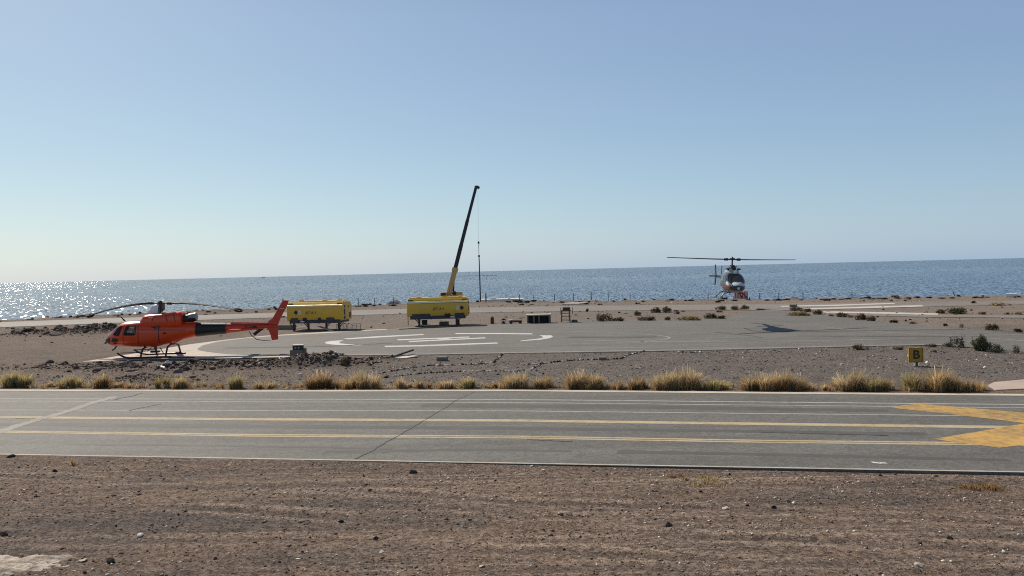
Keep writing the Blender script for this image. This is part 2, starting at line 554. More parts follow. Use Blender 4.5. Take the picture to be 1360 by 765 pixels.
def line_y(seg, x):
    a, b = seg
    return a.y + (b.y - a.y) * (x - a.x) / (b.x - a.x)


EDGE_PX = [(-400, 440), (-150, 432), (0, 427), (88, 420.8), (200, 416.5), (371, 410.2), (480, 406.2), (680, 401.5), (850, 400), (1009, 398.3), (1180, 396.3), (1360, 394), (1600, 391.5), (2000, 389)]
_E = np.array([[gp(a, b).x, gp(a, b).y] for a, b in EDGE_PX])


def edge_y(x):
    return np.interp(x, _E[:, 0], _E[:, 1])


# (px, py, radius_x m, radius_y m, height m)
MOUNDS = [(424, 484, 1.7, 0.9, 0.40), (402, 487, 1.5, 0.8, 0.24), (450, 485, 1.5, 0.7, 0.26), (360, 488, 2.2, 0.8, 0.22), (330, 486, 1.6, 0.7, 0.18),
          (285, 490, 2.5, 0.8, 0.22), (240, 490, 2.0, 0.8, 0.16), (190, 491, 2.2, 0.8, 0.18), (150, 490, 1.8, 0.7, 0.15), (95, 489, 2.2, 0.7, 0.18),
          (205, 508, 1.6, 0.7, 0.28), (185, 505, 1.4, 0.6, 0.18), (500, 479, 1.4, 0.6, 0.16),
          (60, 444, 2.5, 1.5, 0.30), (100, 444, 2.6, 1.5, 0.32), (135, 443, 2.5, 1.6, 0.45), (30, 445, 1.8, 1.2, 0.18), (160, 442, 2.5, 1.5, 0.25)]
_MD = [(gp(a, b), c, d, e) for a, b, c, d, e in MOUNDS]


RUTS = [(14.30, -0.235, 0.17, 1.0, 3), (15.95, -0.240, 0.16, 0.8, 7), (12.75, -0.16, 0.18, 0.8, 13), (14.9, -0.12, 0.14, 0.6, 19), (16.9, -0.05, 0.20, 0.5, 23), (13.4, -0.05, 0.13, 0.55, 29), (15.2, -0.30, 0.12, 0.5, 31)]


def ruts(x, y):
    """wheel ruts across the bare ground in front of the runway: (depth, pale compacted dust)"""
    cut = np.zeros(np.shape(x)); dust = np.zeros(np.shape(x))
    for y0, k, w, a, sd in RUTS:
        d = y - (y0 + k * x + 0.35 * fbm(x * 0.16, x * 0 + sd, sd, 3))
        live = np.clip(0.75 + 1.6 * fbm(x * 0.22, y * 0.5 + sd, sd + 50, 3), 0, 1) * a
        cut = cut + live * np.exp(-(d / w) ** 2)
        dust = dust + live * (np.exp(-((d - w * 1.5) / (w * 0.8)) ** 2) + 0.7 * np.exp(-((d + w * 1.6) / (w * 0.7)) ** 2))
    return cut, dust


def H(x, y):
    x = np.asarray(x, dtype=float); y = np.asarray(y, dtype=float)
    near_l = RW_NEAR[0].y + (RW_NEAR[1].y - RW_NEAR[0].y) * (x - RW_NEAR[0].x) / (RW_NEAR[1].x - RW_NEAR[0].x)
    far_l = RW_FAR[0].y + (RW_FAR[1].y - RW_FAR[0].y) * (x - RW_FAR[0].x) / (RW_FAR[1].x - RW_FAR[0].x)
    inside = (y > near_l + 0.12) & (y < far_l - 0.3)
    # foreground: slightly below the runway slab on the right, flush on the left
    step = np.clip((x + 6) / 14.0, 0, 1) * 0.045
    away = np.clip((near_l - y) / 2.5, 0.05, 1)
    z_near = 0.081 - step * 1.35 + away * (0.020 * fbm(x * 0.9, y * 1.6, 3, 4) + 0.030 * fbm(x * 0.12, y * 0.9, 9, 3)) + 0.014 * fbm(x * 5, y * 5, 21, 3) * np.clip((near_l - y) / 0.6, 0.05, 1)
    cut, dust = ruts(x, y)
    z_near = z_near - 0.028 * cut * away + 0.014 * dust * away
    z_far = 0.028 + 0.008 * fbm(x * 0.6, y * 0.6, 5, 5) + 0.008 * fbm(x * 4, y * 4, 15, 3)
    z = np.where(y < (near_l + far_l) / 2, z_near, z_far)
    z = np.where(inside, np.minimum(z, 0.0) - 0.02, z)
    for p, rx, ry, h in _MD:
        q = ((x - p.x) / rx) ** 2 + ((y - p.y) / ry) ** 2
        g = np.exp(-q * 1.3)
        z = z + g * h * (1 + 0.5 * fbm(x * 2.2, y * 2.2, 33, 4))
    # bluff edge, lower terrace, shore
    e = edge_y(x) + 1.2 * fbm(x * 0.25, x * 0 + 3.3, 41, 3)
    t = np.clip((y - e) / 7.0, 0, 1); t = t * t * (3 - 2 * t)
    z = z - 3.5 * t
    lip = np.exp(-((y - e + 0.9) / 0.7) ** 2) * (0.16 + 0.22 * fbm(x * 0.7, y * 0.3, 55, 4))
    z = z + np.clip(lip, 0, 1)
    t2 = np.clip((y - 178) / 14.0, 0, 1)
    z = z - 8.0 * t2 * t2 * (3 - 2 * t2)
    return z


def make_ground():
    xs = [np.arange(-26, 26.01, 0.13)]
    g = 26.0; st = 0.16; ext = []
    while g < 420:
        g += st; st *= 1.06; ext.append(g)
    ext = np.array(ext)
    X = np.concatenate([-ext[::-1], xs[0], ext])
    ys = [np.arange(-60, 9, 4.0), np.arange(9, 22.4, 0.085), np.arange(22.4, 29.6, 0.5), np.arange(29.6, 30, 0.2), np.arange(30, 52, 0.12), np.arange(52, 125, 0.4), np.arange(125, 215, 2.0)]
    Y = np.concatenate(ys)
    gx, gy = np.meshgrid(X, Y)
    gz = H(gx, gy)
    nx, ny = len(X), len(Y)
    V = np.stack([gx.ravel(), gy.ravel(), gz.ravel()], 1)
    i = (np.arange(ny - 1)[:, None] * nx + np.arange(nx - 1)[None, :]).ravel()
    F = np.stack([i, i + 1, i + nx + 1, i + nx], 1)
    cut, dust = ruts(gx.ravel(), gy.ravel())
    C_ = np.stack([np.clip(dust, 0, 1), np.clip(cut, 0, 1), np.zeros(len(V))], 1)
    C_[(V[:, 1] > 22.4) | (V[:, 1] < 9)] = 0
    o = np_mesh('ground', V, F, ground_material(), C_, smooth=True)
    tag(o, kind='structure')


make_ground()


def sheet(name, pts, z, mat, skirt=0.12, kind='structure', parent=None):
    """flat polygon with a skirt going down into the ground"""
    mb = MB()
    n = len(pts)
    vs = [(p[0], p[1], z) for p in pts] + [(p[0], p[1], z - skirt) for p in pts]
    fs = [tuple(range(n))] + [(i, (i + 1) % n, n + (i + 1) % n, n + i) for i in range(n)]
    mb.add(vs, fs)
    o = mb.build(name, mat, parent)
    if kind and parent is None: tag(o, kind=kind)
    return o


# sea
def make_sea():
    mb = MB()
    rs = [120, 400, 1500, 6000, 20000, 70000]
    mb.add([(-70000, 150, -10), (70000, 150, -10), (70000, 90000, -10), (-70000, 90000, -10)], [(0, 1, 2, 3)])
    o = mb.build('sea', sea_material())
    tag(o, kind='structure')


make_sea()

# runway -----------------------------------------------------------------
ASPH = asphalt_material('runway_asphalt', (0.100, 0.097, 0.090), (0.140, 0.135, 0.124))
ASPH2 = asphalt_material('apron_asphalt', (0.112, 0.105, 0.096), (0.152, 0.142, 0.129))
ASPH3 = asphalt_material('coast_road_surface', (0.170, 0.153, 0.138), (0.215, 0.192, 0.172))
X0, X1 = -130.0, 130.0
RZ = 0.08
run_pts = [(X0, line_y(RW_NEAR, X0)), (X1, line_y(RW_NEAR, X1)), (X1, line_y(RW_FAR, X1)), (X0, line_y(RW_FAR, X0))]
sheet('runway', run_pts, RZ, ASPH, 0.22)


def stripe(name, pxl, width, z, mat, x0=X0, x1=X1, jitter=0.0):
    """long painted line through picture points (x, y), given width in metres, kept straight between them"""
    P = [gp(a, b, z) for a, b in pxl]
    xs = [x0] + [p.x for p in P if x0 < p.x < x1] + [x1]
    ys = np.interp(xs, [p.x for p in P], [p.y for p in P])
    ys = list(ys)
    s0 = (P[-1].y - P[0].y) / (P[-1].x - P[0].x)
    if x0 < P[0].x: ys[0] = P[0].y + s0 * (x0 - P[0].x)
    if x1 > P[-1].x: ys[-1] = P[-1].y + s0 * (x1 - P[-1].x)
    mb = MB(); n = len(xs)
    vs = [(x, y - width / 2, z) for x, y in zip(xs, ys)] + [(x, y + width / 2, z) for x, y in zip(xs, ys)]
    mb.add(vs, [(i, i + 1, n + i + 1, n + i) for i in range(n - 1)])
    o = mb.build(name, mat)
    return tag(o, kind='structure')


under = (0.12, 0.115, 0.108)
WHITE = worn_paint('faded_white_line', (0.40, 0.385, 0.36), under, 0.6)
CREAM = worn_paint('faded_cream_line', (0.50, 0.40, 0.25), under, 0.6)
EDGE = worn_paint('pale_edge_line', (0.52, 0.47, 0.40), under, 0.5)
YEL = worn_paint('runway_yellow', srgb(196, 157, 90), (0.17, 0.135, 0.09), 1.0, 4.5)
zz = RZ + 0.003
stripe('runway_marking', [(0, 529.7), (680, 530.6), (1360, 537.3)], 0.16, zz, WHITE)
stripe('runway_marking', [(0, 532.8), (680, 534.6), (1360, 541.6)], 0.12, zz, WHITE)
stripe('runway_marking', [(0, 544.6), (680, 545.7), (1360, 552.8)], 0.13, zz, WHITE)
stripe('runway_marking', [(0, 554.0), (340, 556.8), (680, 558.4), (1020, 563.0), (1360, 567.6)], 0.38, zz, CREAM)
stripe('runway_marking', [(0, 572.3), (340, 577.2), (680, 579.2), (1020, 585.0), (1360, 588.6)], 0.155, zz, CREAM)
stripe('runway_marking', [(0, 573.8), (340, 579.2), (680, 581.4), (1020, 587.4), (1360, 591.0)], 0.155, zz, CREAM)
stripe('runway_marking', [(0, 603.0), (1360, 626.6)], 0.09, zz, EDGE)
stripe('kerb', [(0, 518.2), (340, 519.2), (680, 518.4), (1020, 521.6), (1360, 524.3)], 0.40, RZ + 0.008, concrete_material('kerb_concrete', (0.60, 0.52, 0.43)))


def poly_px(name, pxs, z, mat, skirt=0.0):
    P = [gp(a, b, z) for a, b in pxs]
    mb = MB(); mb.add([(p.x, p.y, z) for p in P], [tuple(range(len(P)))])
    return tag(mb.build(name, mat), kind='structure')


poly_px('runway_chevron', [(1183, 541.5), (1200, 538.0), (1222, 536.3), (1260, 539.5), (1360, 548.0), (1460, 557.0), (1500, 566.0), (1440, 578.0), (1380, 587.5), (1358, 591.0), (1327, 594.6),
                           (1290, 589.8), (1238, 583.0), (1300, 573.0), (1362, 562.0), (1335, 558.5), (1270, 551.0)], RZ + 0.0055, YEL)


def ribbon(name, pxs, w0, w1, z, mat):
    P = [gp(a, b, z) for a, b in pxs]
    mb = MB(); vs = []; n = len(P)
    for i, p in enumerate(P):
        d = (P[min(i + 1, n - 1)] - P[max(i - 1, 0)]); d.z = 0; d.normalize()
        q = Vector((-d.y, d.x, 0)); w = (w0 + (w1 - w0) * i / (n - 1)) * (0.8 + 0.4 * random.random())
        vs += [p - q * w / 2, p + q * w / 2]
    mb.add(vs, [(2 * i, 2 * i + 1, 2 * i + 3, 2 * i + 2) for i in range(n - 1)])
    return tag(mb.build(name, mat), kind='structure')


def wiggle(pts, n, amp):
    out = []
    for k in range(n + 1):
        t = k / n * (len(pts) - 1); i = min(int(t), len(pts) - 2); f = t - i
        out.append((pts[i][0] * (1 - f) + pts[i + 1][0] * f + random.uniform(-amp, amp), pts[i][1] * (1 - f) + pts[i + 1][1] * f + random.uniform(-amp, amp) * 0.3))
    return out


CRACK = NT('tar_crack').done((0.030, 0.028, 0.027), 0.8)
PATCH = worn_paint('pale_patch', (0.270, 0.252, 0.226), (0.15, 0.14, 0.128), 0.8, 2.5, 0.76, 0.32)
ribbon('runway_crack', wiggle([(472, 609.5), (492, 600), (515, 586), (532, 577), (560, 560), (587, 544.5), (605, 532), (630, 520)], 60, 0.9), 0.045, 0.016, RZ + 0.007, CRACK)
ribbon('runway_patch', wiggle([(-30, 584), (0, 573), (25, 564.5), (55, 556), (87, 547), (120, 536), (152, 526.5)], 34, 0.9), 0.44, 0.34, RZ + 0.005, PATCH)
ribbon('runway_crack', wiggle([(172, 545), (200, 539), (214, 536.5)], 12, 1.0), 0.07, 0.05, RZ + 0.007, CRACK)
ribbon('runway_crack', wiggle([(150, 531), (175, 526), (188, 522)], 8, 0.8), 0.12, 0.05, RZ + 0.0085, CRACK)
SMEAR = worn_paint('runway_smear', (0.088, 0.085, 0.079), (0.118, 0.114, 0.105), 1.0, 0.8, 0.76, 0.32)
for pts, w in (([(-40, 563), (330, 566.5), (680, 568.5), (1230, 576)], 0.55), ([(430, 600), (640, 597), (760, 599)], 0.30), ([(560, 538.5), (900, 541), (1180, 545.5)], 0.7), ([(90, 590), (300, 592), (520, 596)], 0.22), ([(820, 600), (1000, 603), (1340, 611)], 0.35)):
    ribbon('tyre_smear', wiggle(pts, 26, 0.5), w, w * 0.7, RZ + 0.0015, SMEAR)
for (a, b, c_, d_) in ((20, 555.5, 50, 554.8), (700, 583.5, 760, 586.5), (1010, 574.0, 1180, 578.2)):
    ribbon('runway_crack', wiggle([(a, b), (c_, d_)], 14, 0.7), 0.03, 0.05, RZ + 0.007, CRACK)
ribbon('paint_spill', wiggle([(1158, 613.3), (1165, 614.6), (1176, 615.2)], 8, 1.4), 0.06, 0.13, RZ + 0.005, worn_paint('white_spill', (0.7, 0.68, 0.64), under, 0.5, 9))

# apron, roads behind ------------------------------------------------------
conc_px = [(108, 480.6), (140, 475.5), (200, 466), (250, 457.5), (300, 451), (350, 446), (430, 440.8), (512, 437.0), (540, 441), (470, 470), (392, 475.3), (300, 475.6), (200, 476.6), (150, 478.6)]
sheet('concrete_margin', [gp(a, b, 0.050)[:2] for a, b in conc_px], 0.050, MAT['concrete'], 0.25)
apron_px = [(262, 463), (270, 458.3), (290, 453.6), (330, 448.6), (380, 445.2), (430, 442.4), (470, 440.2), (512, 437.8), (540, 434.6), (600, 432.6), (680, 430), (760, 427.6), (860, 425.2), (965, 422.2), (985, 417.2), (1000, 412.8), (1026, 411),
            (1050, 414.5), (1100, 419.5), (1180, 428), (1260, 435), (1360, 444), (1560, 462), (1560, 489), (1360, 467.3), (1310, 463.2), (1250, 458), (1150, 459.8), (1020, 463.2), (900, 465.7), (800, 467.6), (680, 469.2), (560, 471.2), (400, 472.6), (340, 472), (300, 470), (275, 467.2), (264, 465)]
sheet('apron', [gp(a, b, 0.055)[:2] for a, b in apron_px], 0.055, ASPH2, 0.25)
road_px = [(-500, 443), (0, 427.8), (200, 420.8), (360, 415.4), (540, 410), (760, 406.3), (950, 404.6), (1100, 402.4), (1250, 400.4), (1500, 397.6), (1500, 402.0), (1360, 404.4), (1250, 406.8), (1150, 409), (1062, 412.5), (1040, 412.0), (1022, 410.6), (1000, 411.8), (900, 411.6), (760, 413.2), (540, 416.6), (360, 421.8), (200, 427), (0, 434.6), (-500, 452)]
sheet('coast_road', [gp(a, b, 0.063)[:2] for a, b in road_px], 0.063, ASPH3, 0.2)
sheet('path', [gp(a, b, 0.04)[:2] for a, b in [(1085, 415.8), (1250, 418.6), (1500, 419.5), (1500, 425), (1360, 422.5), (1240, 421.6), (1140, 419.5)]], 0.069, ASPH3, 0.15)
for pts in ([(1036, 406.2), (1100, 404.9), (1186, 402.2), (1190, 403.6), (1110, 406.3), (1040, 407.4)],
            [(1064, 409.4), (1140, 407.4), (1224, 405.2), (1228, 406.9), (1150, 409.3), (1080, 410.6)],
            [(1093, 413.3), (1170, 414.4), (1246, 416.2), (1246, 418.2), (1170, 416.6), (1100, 415.2)]):
    sheet('concrete_strip', [gp(a, b, 0.085)[:2] for a, b in pts], 0.085, MAT['strip'], 0.2)
sheet('concrete_path', [gp(a, b, 0.03)[:2] for a, b in [(1312, 512.5), (1320, 508.5), (1360, 504.8), (1560, 492), (1560, 512), (1360, 517.2), (1322, 518.8)]], 0.06, concrete_material('pink_concrete', (0.50, 0.405, 0.345)), 0.15)

# apron markings
WH2 = worn_paint('pad_white', (0.62, 0.60, 0.57), (0.16, 0.15, 0.14), 0.35, 2.0)
FAINT = worn_paint('faint_white', (0.34, 0.31, 0.29), (0.17, 0.155, 0.145), 0.7, 2.0)
az = 0.060
poly_px('pad_marking', [(431, 455.4), (433, 453.8), (439.7, 452.8), (450, 452.2), (457, 451.7), (453, 453.3), (450.3, 454.6), (451.6, 455.9), (461, 457), (482, 457.8), (479, 458.6), (463.5, 458.8), (445, 458), (434.4, 456.7)], az, WH2)
poly_px('pad_marking', [(456, 449.6), (500, 446.6), (562, 443.6), (563, 444.8), (510, 447.8), (462, 450.6)], az, WH2)
poly_px('pad_marking', [(604, 442.4), (660, 442.2), (706, 442.8), (708, 444.2), (660, 443.6), (606, 443.7)], az, WH2)
poly_px('pad_marking', [(716, 445.3), (732, 445.3), (734.7, 447.2), (730.7, 449), (717.5, 451.2), (689.7, 453.2), (693.7, 452.0), (712, 450.1), (721.4, 448.5), (720, 446.7)], az, WH2)
poly_px('pad_marking', [(510, 459.3), (560, 458.3), (620, 456.2), (660, 454.8), (662, 456.2), (620, 457.8), (560, 460.0), (512, 460.8)], az, WH2)
poly_px('pad_marking', [(527, 450.7), (623, 446.9), (624, 448.1), (529, 452.0)], az, WH2)
poly_px('pad_marking', [(542, 453.0), (644, 448.0), (646, 449.2), (544, 454.3)], az, WH2)
poly_px('pad_marking', [(576, 449.5), (592, 448.9), (604, 450.4), (588, 451.2)], az + 0.004, WH2)


def ring_px(name, cx, cy, rx, ry, a0, a1, w, mat):
    pts = [(cx + rx * math.cos(R(t)), cy - ry * math.sin(R(t))) for t in np.linspace(a0, a1, 40)]
    return ribbon(name, pts, w, w, az, mat)


ring_px('pad_circle', 640, 448.5, 249, 9.3, -62, 62, 0.16, FAINT)
ribbon('taxi_line', [(755, 451.5), (890, 454), (1000, 453.3), (1120, 451.6), (1215, 449.6)], 0.18, 0.18, az, FAINT)
ribbon('taxi_line', [(640, 459.5), (740, 461), (900, 462.2), (1000, 461.2)], 0.14, 0.14, az, FAINT)
ribbon('taxi_line', [(1090, 434), (1180, 441.5), (1270, 446), (1360, 452.5)], 0.16, 0.16, az, FAINT)
ribbon('taxi_line', [(690, 436.2), (780, 436.6), (880, 439.5)], 0.12, 0.12, az, FAINT)
stripe('apron_edge_line', [(400, 471.6), (560, 470.2), (680, 468.2), (900, 464.7), (1150, 458.9), (1250, 457.3)], 0.3, az, FAINT, gp(398, 471.6).x, gp(1250, 457.3).x)
TYRE = worn_paint('tyre_smear', (0.105, 0.097, 0.090), (0.155, 0.143, 0.132), 0.8, 1.5)
for pts, w in (([(1000, 440.5), (1100, 439.5), (1280, 437)], 0.6), ([(760, 447), (820, 448), (870, 447)], 1.2), ([(300, 462), (430, 460), (520, 455.5)], 0.5), ([(950, 441), (1000, 446), (1010, 448)], 0.25), ([(1060, 446), (1300, 446.8)], 0.4)):
    ribbon('tyre_smear', wiggle(pts, 16, 0.6), w, w * 0.8, az + 0.004, TYRE)


# ------------------------------------------------------------------ stones
OCT = np.array([[1, 0, 0], [-1, 0, 0], [0, 1, 0], [0, -1, 0], [0, 0, 1], [0, 0, -1]], float)
OCTF = np.array([[0, 2, 4], [2, 1, 4], [1, 3, 4], [3, 0, 4], [2, 0, 5], [1, 2, 5], [3, 1, 5], [0, 3, 5]])


def gravel(name, label, cat, x, y, size, colors, sink=0.25):
    n = len(x)
    V = OCT[None] * RNG.uniform(0.55, 1.25, (n, 6, 1)) + RNG.normal(0, 0.16, (n, 6, 3))
    sc = size[:, None] * np.stack([RNG.uniform(0.7, 1.3, n), RNG.uniform(0.7, 1.3, n), RNG.uniform(0.4, 0.85, n)], 1)
    V *= sc[:, None, :]
    a = RNG.uniform(0, 2 * np.pi, n); ca, sa = np.cos(a)[:, None], np.sin(a)[:, None]
    X = V[..., 0] * ca - V[..., 1] * sa; Y = V[..., 0] * sa + V[..., 1] * ca
    V = np.stack([X, Y, V[..., 2]], 2)
    z = H(x, y) + sc[:, 2] * (1 - 2 * sink) * 0.5
    V += np.stack([x, y, z], 1)[:, None, :]
    F = (OCTF[None] + 6 * np.arange(n)[:, None, None]).reshape(-1, 3)
    o = np_mesh(name, V.reshape(-1, 3), F, MAT['stone'], np.repeat(colors, 6, axis=0))
    return tag(o, label, cat, kind='stuff')


def stone_colors(n, pale=0.10, dark=0.12, base=(0.125, 0.104, 0.092)):
    b = np.array(base)
    c = b[None] * RNG.uniform(0.55, 1.5, (n, 1)) * (1 + RNG.normal(0, 0.07, (n, 3)))
    r = RNG.random(n)
    c[r < pale] = np.array([0.66, 0.58, 0.48]) * RNG.uniform(0.6, 1.35, ((r < pale).sum(), 1))
    k = (r > 1 - dark)
    c[k] = np.array([0.050, 0.039, 0.034]) * RNG.uniform(0.7, 1.5, (k.sum(), 1))
    return np.clip(c, 0.01, 0.8)


def px_scatter(n, x0, x1, y0, y1):
    px = RNG.uniform(x0, x1, n); py = RNG.uniform(y0, y1, n)
    d = np.array([[*gp(a, b)[:2]] for a, b in zip(px, py)])
    return d[:, 0], d[:, 1]


n = 52000
gx = RNG.uniform(-16, 16, n); gy = RNG.uniform(10.5, 20.2, n)
keep = gy < np.array([line_y(RW_NEAR, a) for a in gx]) - 0.05
keep &= np.abs(gx) < gy * 0.70 + 0.8
keep &= (fbm(gx * 0.5, gy * 1.1, 71, 4) + RNG.normal(0, 0.35, n)) > -0.35
gx, gy = gx[keep], gy[keep]
sz = np.exp(RNG.normal(math.log(0.0105), 0.55, len(gx))); sz = np.clip(sz, 0.005, 0.05)
gravel('foreground_gravel', 'brown and grey gravel strewn over the bare ground in front of the runway', 'gravel', gx, gy, sz, stone_colors(len(gx), 0.25, 0.10, (0.190, 0.140, 0.110)))
n = 26000
gx = RNG.uniform(-34, 34, n); gy = RNG.uniform(31, 45.5, n)
fl = np.array([line_y(RW_FAR, a) for a in gx])
keep = (gy > fl + 0.2) & (np.abs(gx) < gy * 0.70 + 1.0)
keep &= (fbm(gx * 0.35, gy * 0.6, 77, 4) + RNG.normal(0, 0.35, n)) > -0.25
ap_front = np.interp(gx, [gp(a, 0 + b).x for a, b in [(100, 481), (200, 477), (390, 475), (680, 469.5), (1020, 463.5), (1250, 458), (1360, 467.5)]], [gp(a, b).y for a, b in [(100, 481), (200, 477), (390, 475), (680, 469.5), (1020, 463.5), (1250, 458), (1360, 467.5)]])
keep &= gy < ap_front - 0.2
gx, gy = gx[keep], gy[keep]
sz = np.clip(np.exp(RNG.normal(math.log(0.024), 0.5, len(gx))), 0.01, 0.11)
gravel('verge_gravel', 'grey volcanic gravel covering the strip between the runway and the apron', 'gravel', gx, gy, sz, stone_colors(len(gx), 0.12, 0.13, (0.150, 0.128, 0.118)))
# rubble in the earth banks to the left
mx = []; my = []
for p, rx, ry, h in _MD:
    k = int(260 * rx * ry * (0.5 + h))
    mx.append(RNG.normal(p.x, rx * 0.62, k)); my.append(RNG.normal(p.y, ry * 0.55, k))
gx = np.concatenate(mx); gy = np.concatenate(my)
keep = (gy > np.array([line_y(RW_FAR, a) for a in gx]) + 0.3)
gx, gy = gx[keep], gy[keep]
af = np.interp(gx, [gp(a, b).x for a, b in [(100, 481), (200, 477), (390, 475), (680, 469.5)]], [gp(a, b).y for a, b in [(100, 481), (200, 477), (390, 475), (680, 469.5)]])
keep = ((gy < af - 0.1) | (gy > 58)) & (np.hypot(gx - gp(215, 490).x, gy - gp(215, 490).y) > 0.75)
gx, gy = gx[keep], gy[keep]
sz = np.clip(np.exp(RNG.normal(math.log(0.05), 0.55, len(gx))), 0.015, 0.16)
gravel('rubble', 'loose brown rubble on the low earth banks beside the concrete margin', 'rubble', gx, gy, sz, stone_colors(len(gx), 0.04, 0.16, (0.155, 0.118, 0.096)), 0.3)
n = 5200
gx = RNG.uniform(-75, 75, n); gy = RNG.uniform(58, 112, n)
keep = (np.abs(gx) < gy * 0.70 + 1) & (gy < edge_y(gx) + 1) & ((fbm(gx * 0.2, gy * 0.2, 81, 4) + RNG.normal(0, 0.3, n)) > 0.0)
# keep paved ground clear
def in_poly(px_, py_, poly):
    ins = np.zeros(len(px_), bool); j = len(poly) - 1
    for i in range(len(poly)):
        xi, yi = poly[i]; xj, yj = poly[j]
        c = ((yi > py_) != (yj > py_)) & (px_ < (xj - xi) * (py_ - yi) / (yj - yi + 1e-12) + xi)
        ins ^= c; j = i
    return ins
for poly in (apron_px, road_px, conc_px):
    keep &= ~in_poly(gx, gy, [tuple(gp(a, b)[:2]) for a, b in poly])
gx, gy = gx[keep], gy[keep]
sz = np.clip(np.exp(RNG.normal(math.log(0.07), 0.5, len(gx))), 0.03, 0.22)
gravel('scattered_stones', 'small stones scattered over the far tan ground before the bluff', 'stones', gx, gy, sz, stone_colors(len(gx), 0.14, 0.35, (0.19, 0.15, 0.125)))


def rock_mesh(name, seed, tone):
    rg = np.random.default_rng(seed)
    bm = bmesh.new()
    bmesh.ops.create_icosphere(bm, subdivisions=2, radius=1.0)
    pl = rg.normal(0, 1, (7, 3)); pl /= np.linalg.norm(pl, axis=1)[:, None]; pd = rg.uniform(0.55, 0.9, 7)
    for v in bm.verts:
        co = np.array(v.co)
        for p, d in zip(pl, pd):
            k = co @ p
            if k > d: co = co - p * (k - d)
        v.co = Vector(co + rg.normal(0, 0.035, 3))
    me = bpy.data.meshes.new(name); bm.to_mesh(me); bm.free()
    at = me.color_attributes.new('tone', 'FLOAT_COLOR', 'POINT')
    nv = len(me.vertices); c4 = np.ones((nv, 4), np.float32)
    c4[:, :3] = np.array(tone)[None] * rg.uniform(0.8, 1.2, (nv, 1))
    at.data.foreach_set('color', c4.ravel())
    me.materials.append(MAT['stone'])
    return me


DARK_ROCKS = [rock_mesh('rock', 100 + k, t) for k, t in enumerate([(0.075, 0.056, 0.047), (0.095, 0.072, 0.061), (0.060, 0.046, 0.040), (0.125, 0.098, 0.083)])]
BROWN_ROCKS = [rock_mesh('rock', 200 + k, t) for k, t in enumerate([(0.13, 0.10, 0.085), (0.17, 0.135, 0.115), (0.095, 0.075, 0.066), (0.21, 0.175, 0.15)])]
PALE_ROCKS = [rock_mesh('stone', 300 + k, t) for k, t in enumerate([(0.56, 0.51, 0.45), (0.66, 0.61, 0.55), (0.48, 0.43, 0.38)])]
BLACK_STONES = [rock_mesh('stone', 400 + k, t) for k, t in enumerate([(0.035, 0.031, 0.030), (0.05, 0.043, 0.040), (0.07, 0.06, 0.055)])]


def put_rock(name, me, x, y, s, label, cat, group=None, sink=0.3, flat=0.65):
    o = bpy.data.objects.new(name, me)
    sc = (s * random.uniform(0.8, 1.3), s * random.uniform(0.8, 1.2), s * flat * random.uniform(0.75, 1.25))
    o.scale = sc
    o.rotation_euler = (random.uniform(-0.3, 0.3), random.uniform(-0.3, 0.3), random.uniform(0, 6.28))
    o.location = (x, y, float(H(x, y)) + sc[2] * (1 - 2 * sink) * 0.5)
    link(o)
    return tag(o, label, cat, group)


# dark rocks piled beside the coast road
for k in range(64):
    a = random.uniform(14, 160); t = (a - 14) / 146
    b = random.uniform(437.5, 447.0) - 3.0 * t
    p = gp(a, b)
    put_rock('rock', random.choice(DARK_ROCKS), p.x, p.y, random.choice((0.16, 0.2, 0.26, 0.34, 0.42)) * (0.8 + 0.3 * t), 'dark volcanic rock lying in the long rock pile behind the orange helicopter nose', 'rock', 'dark rocks piled beyond the orange helicopter nose')
for a, b, s in ((74, 446.5, 0.55), (25, 445, 0.5), (152, 440, 0.62), (46, 441, 0.45), (84, 440.5, 0.5)):
    p = gp(a, b)
    put_rock('rock', BROWN_ROCKS[3], p.x, p.y, s, 'larger pale brown boulder in the dark rock pile beyond the orange helicopter', 'boulder', 'pale boulders in the dark rock pile')
# brown rocks along the earth bank below the orange helicopter
for k in range(110):
    a = random.triangular(30, 390, 190); b = random.gauss(487, 3.2)
    if b < 482: b = 484 + random.random() * 4
    if 200 < a < 230: continue
    p = gp(a, b)
    put_rock('rock', random.choice(BROWN_ROCKS + DARK_ROCKS[:2]), p.x, p.y, random.choice((0.09, 0.12, 0.16, 0.23)), 'brown rock in the rubble bank below the orange helicopter', 'rock', 'rocks in the rubble bank below the helicopter')
for a, b, s, lb in ((176, 490.5, 0.26, 'pale flat boulder in the rubble bank under the orange helicopter belly'), (196, 489.5, 0.36, 'largest dark boulder in the rubble bank under the orange helicopter'), (259, 489, 0.30, 'dark angular rock right of the white rods in the rubble bank'), (163, 490.5, 0.24, 'grey boulder under the orange helicopter nose in the rubble bank'), (168, 484, 0.16, 'white topped rock just below the near skid tip')):
    p = gp(a, b)
    put_rock('boulder', (DARK_ROCKS[1] if 'dark' in lb else BROWN_ROCKS[3]), p.x, p.y, s, lb, 'boulder')

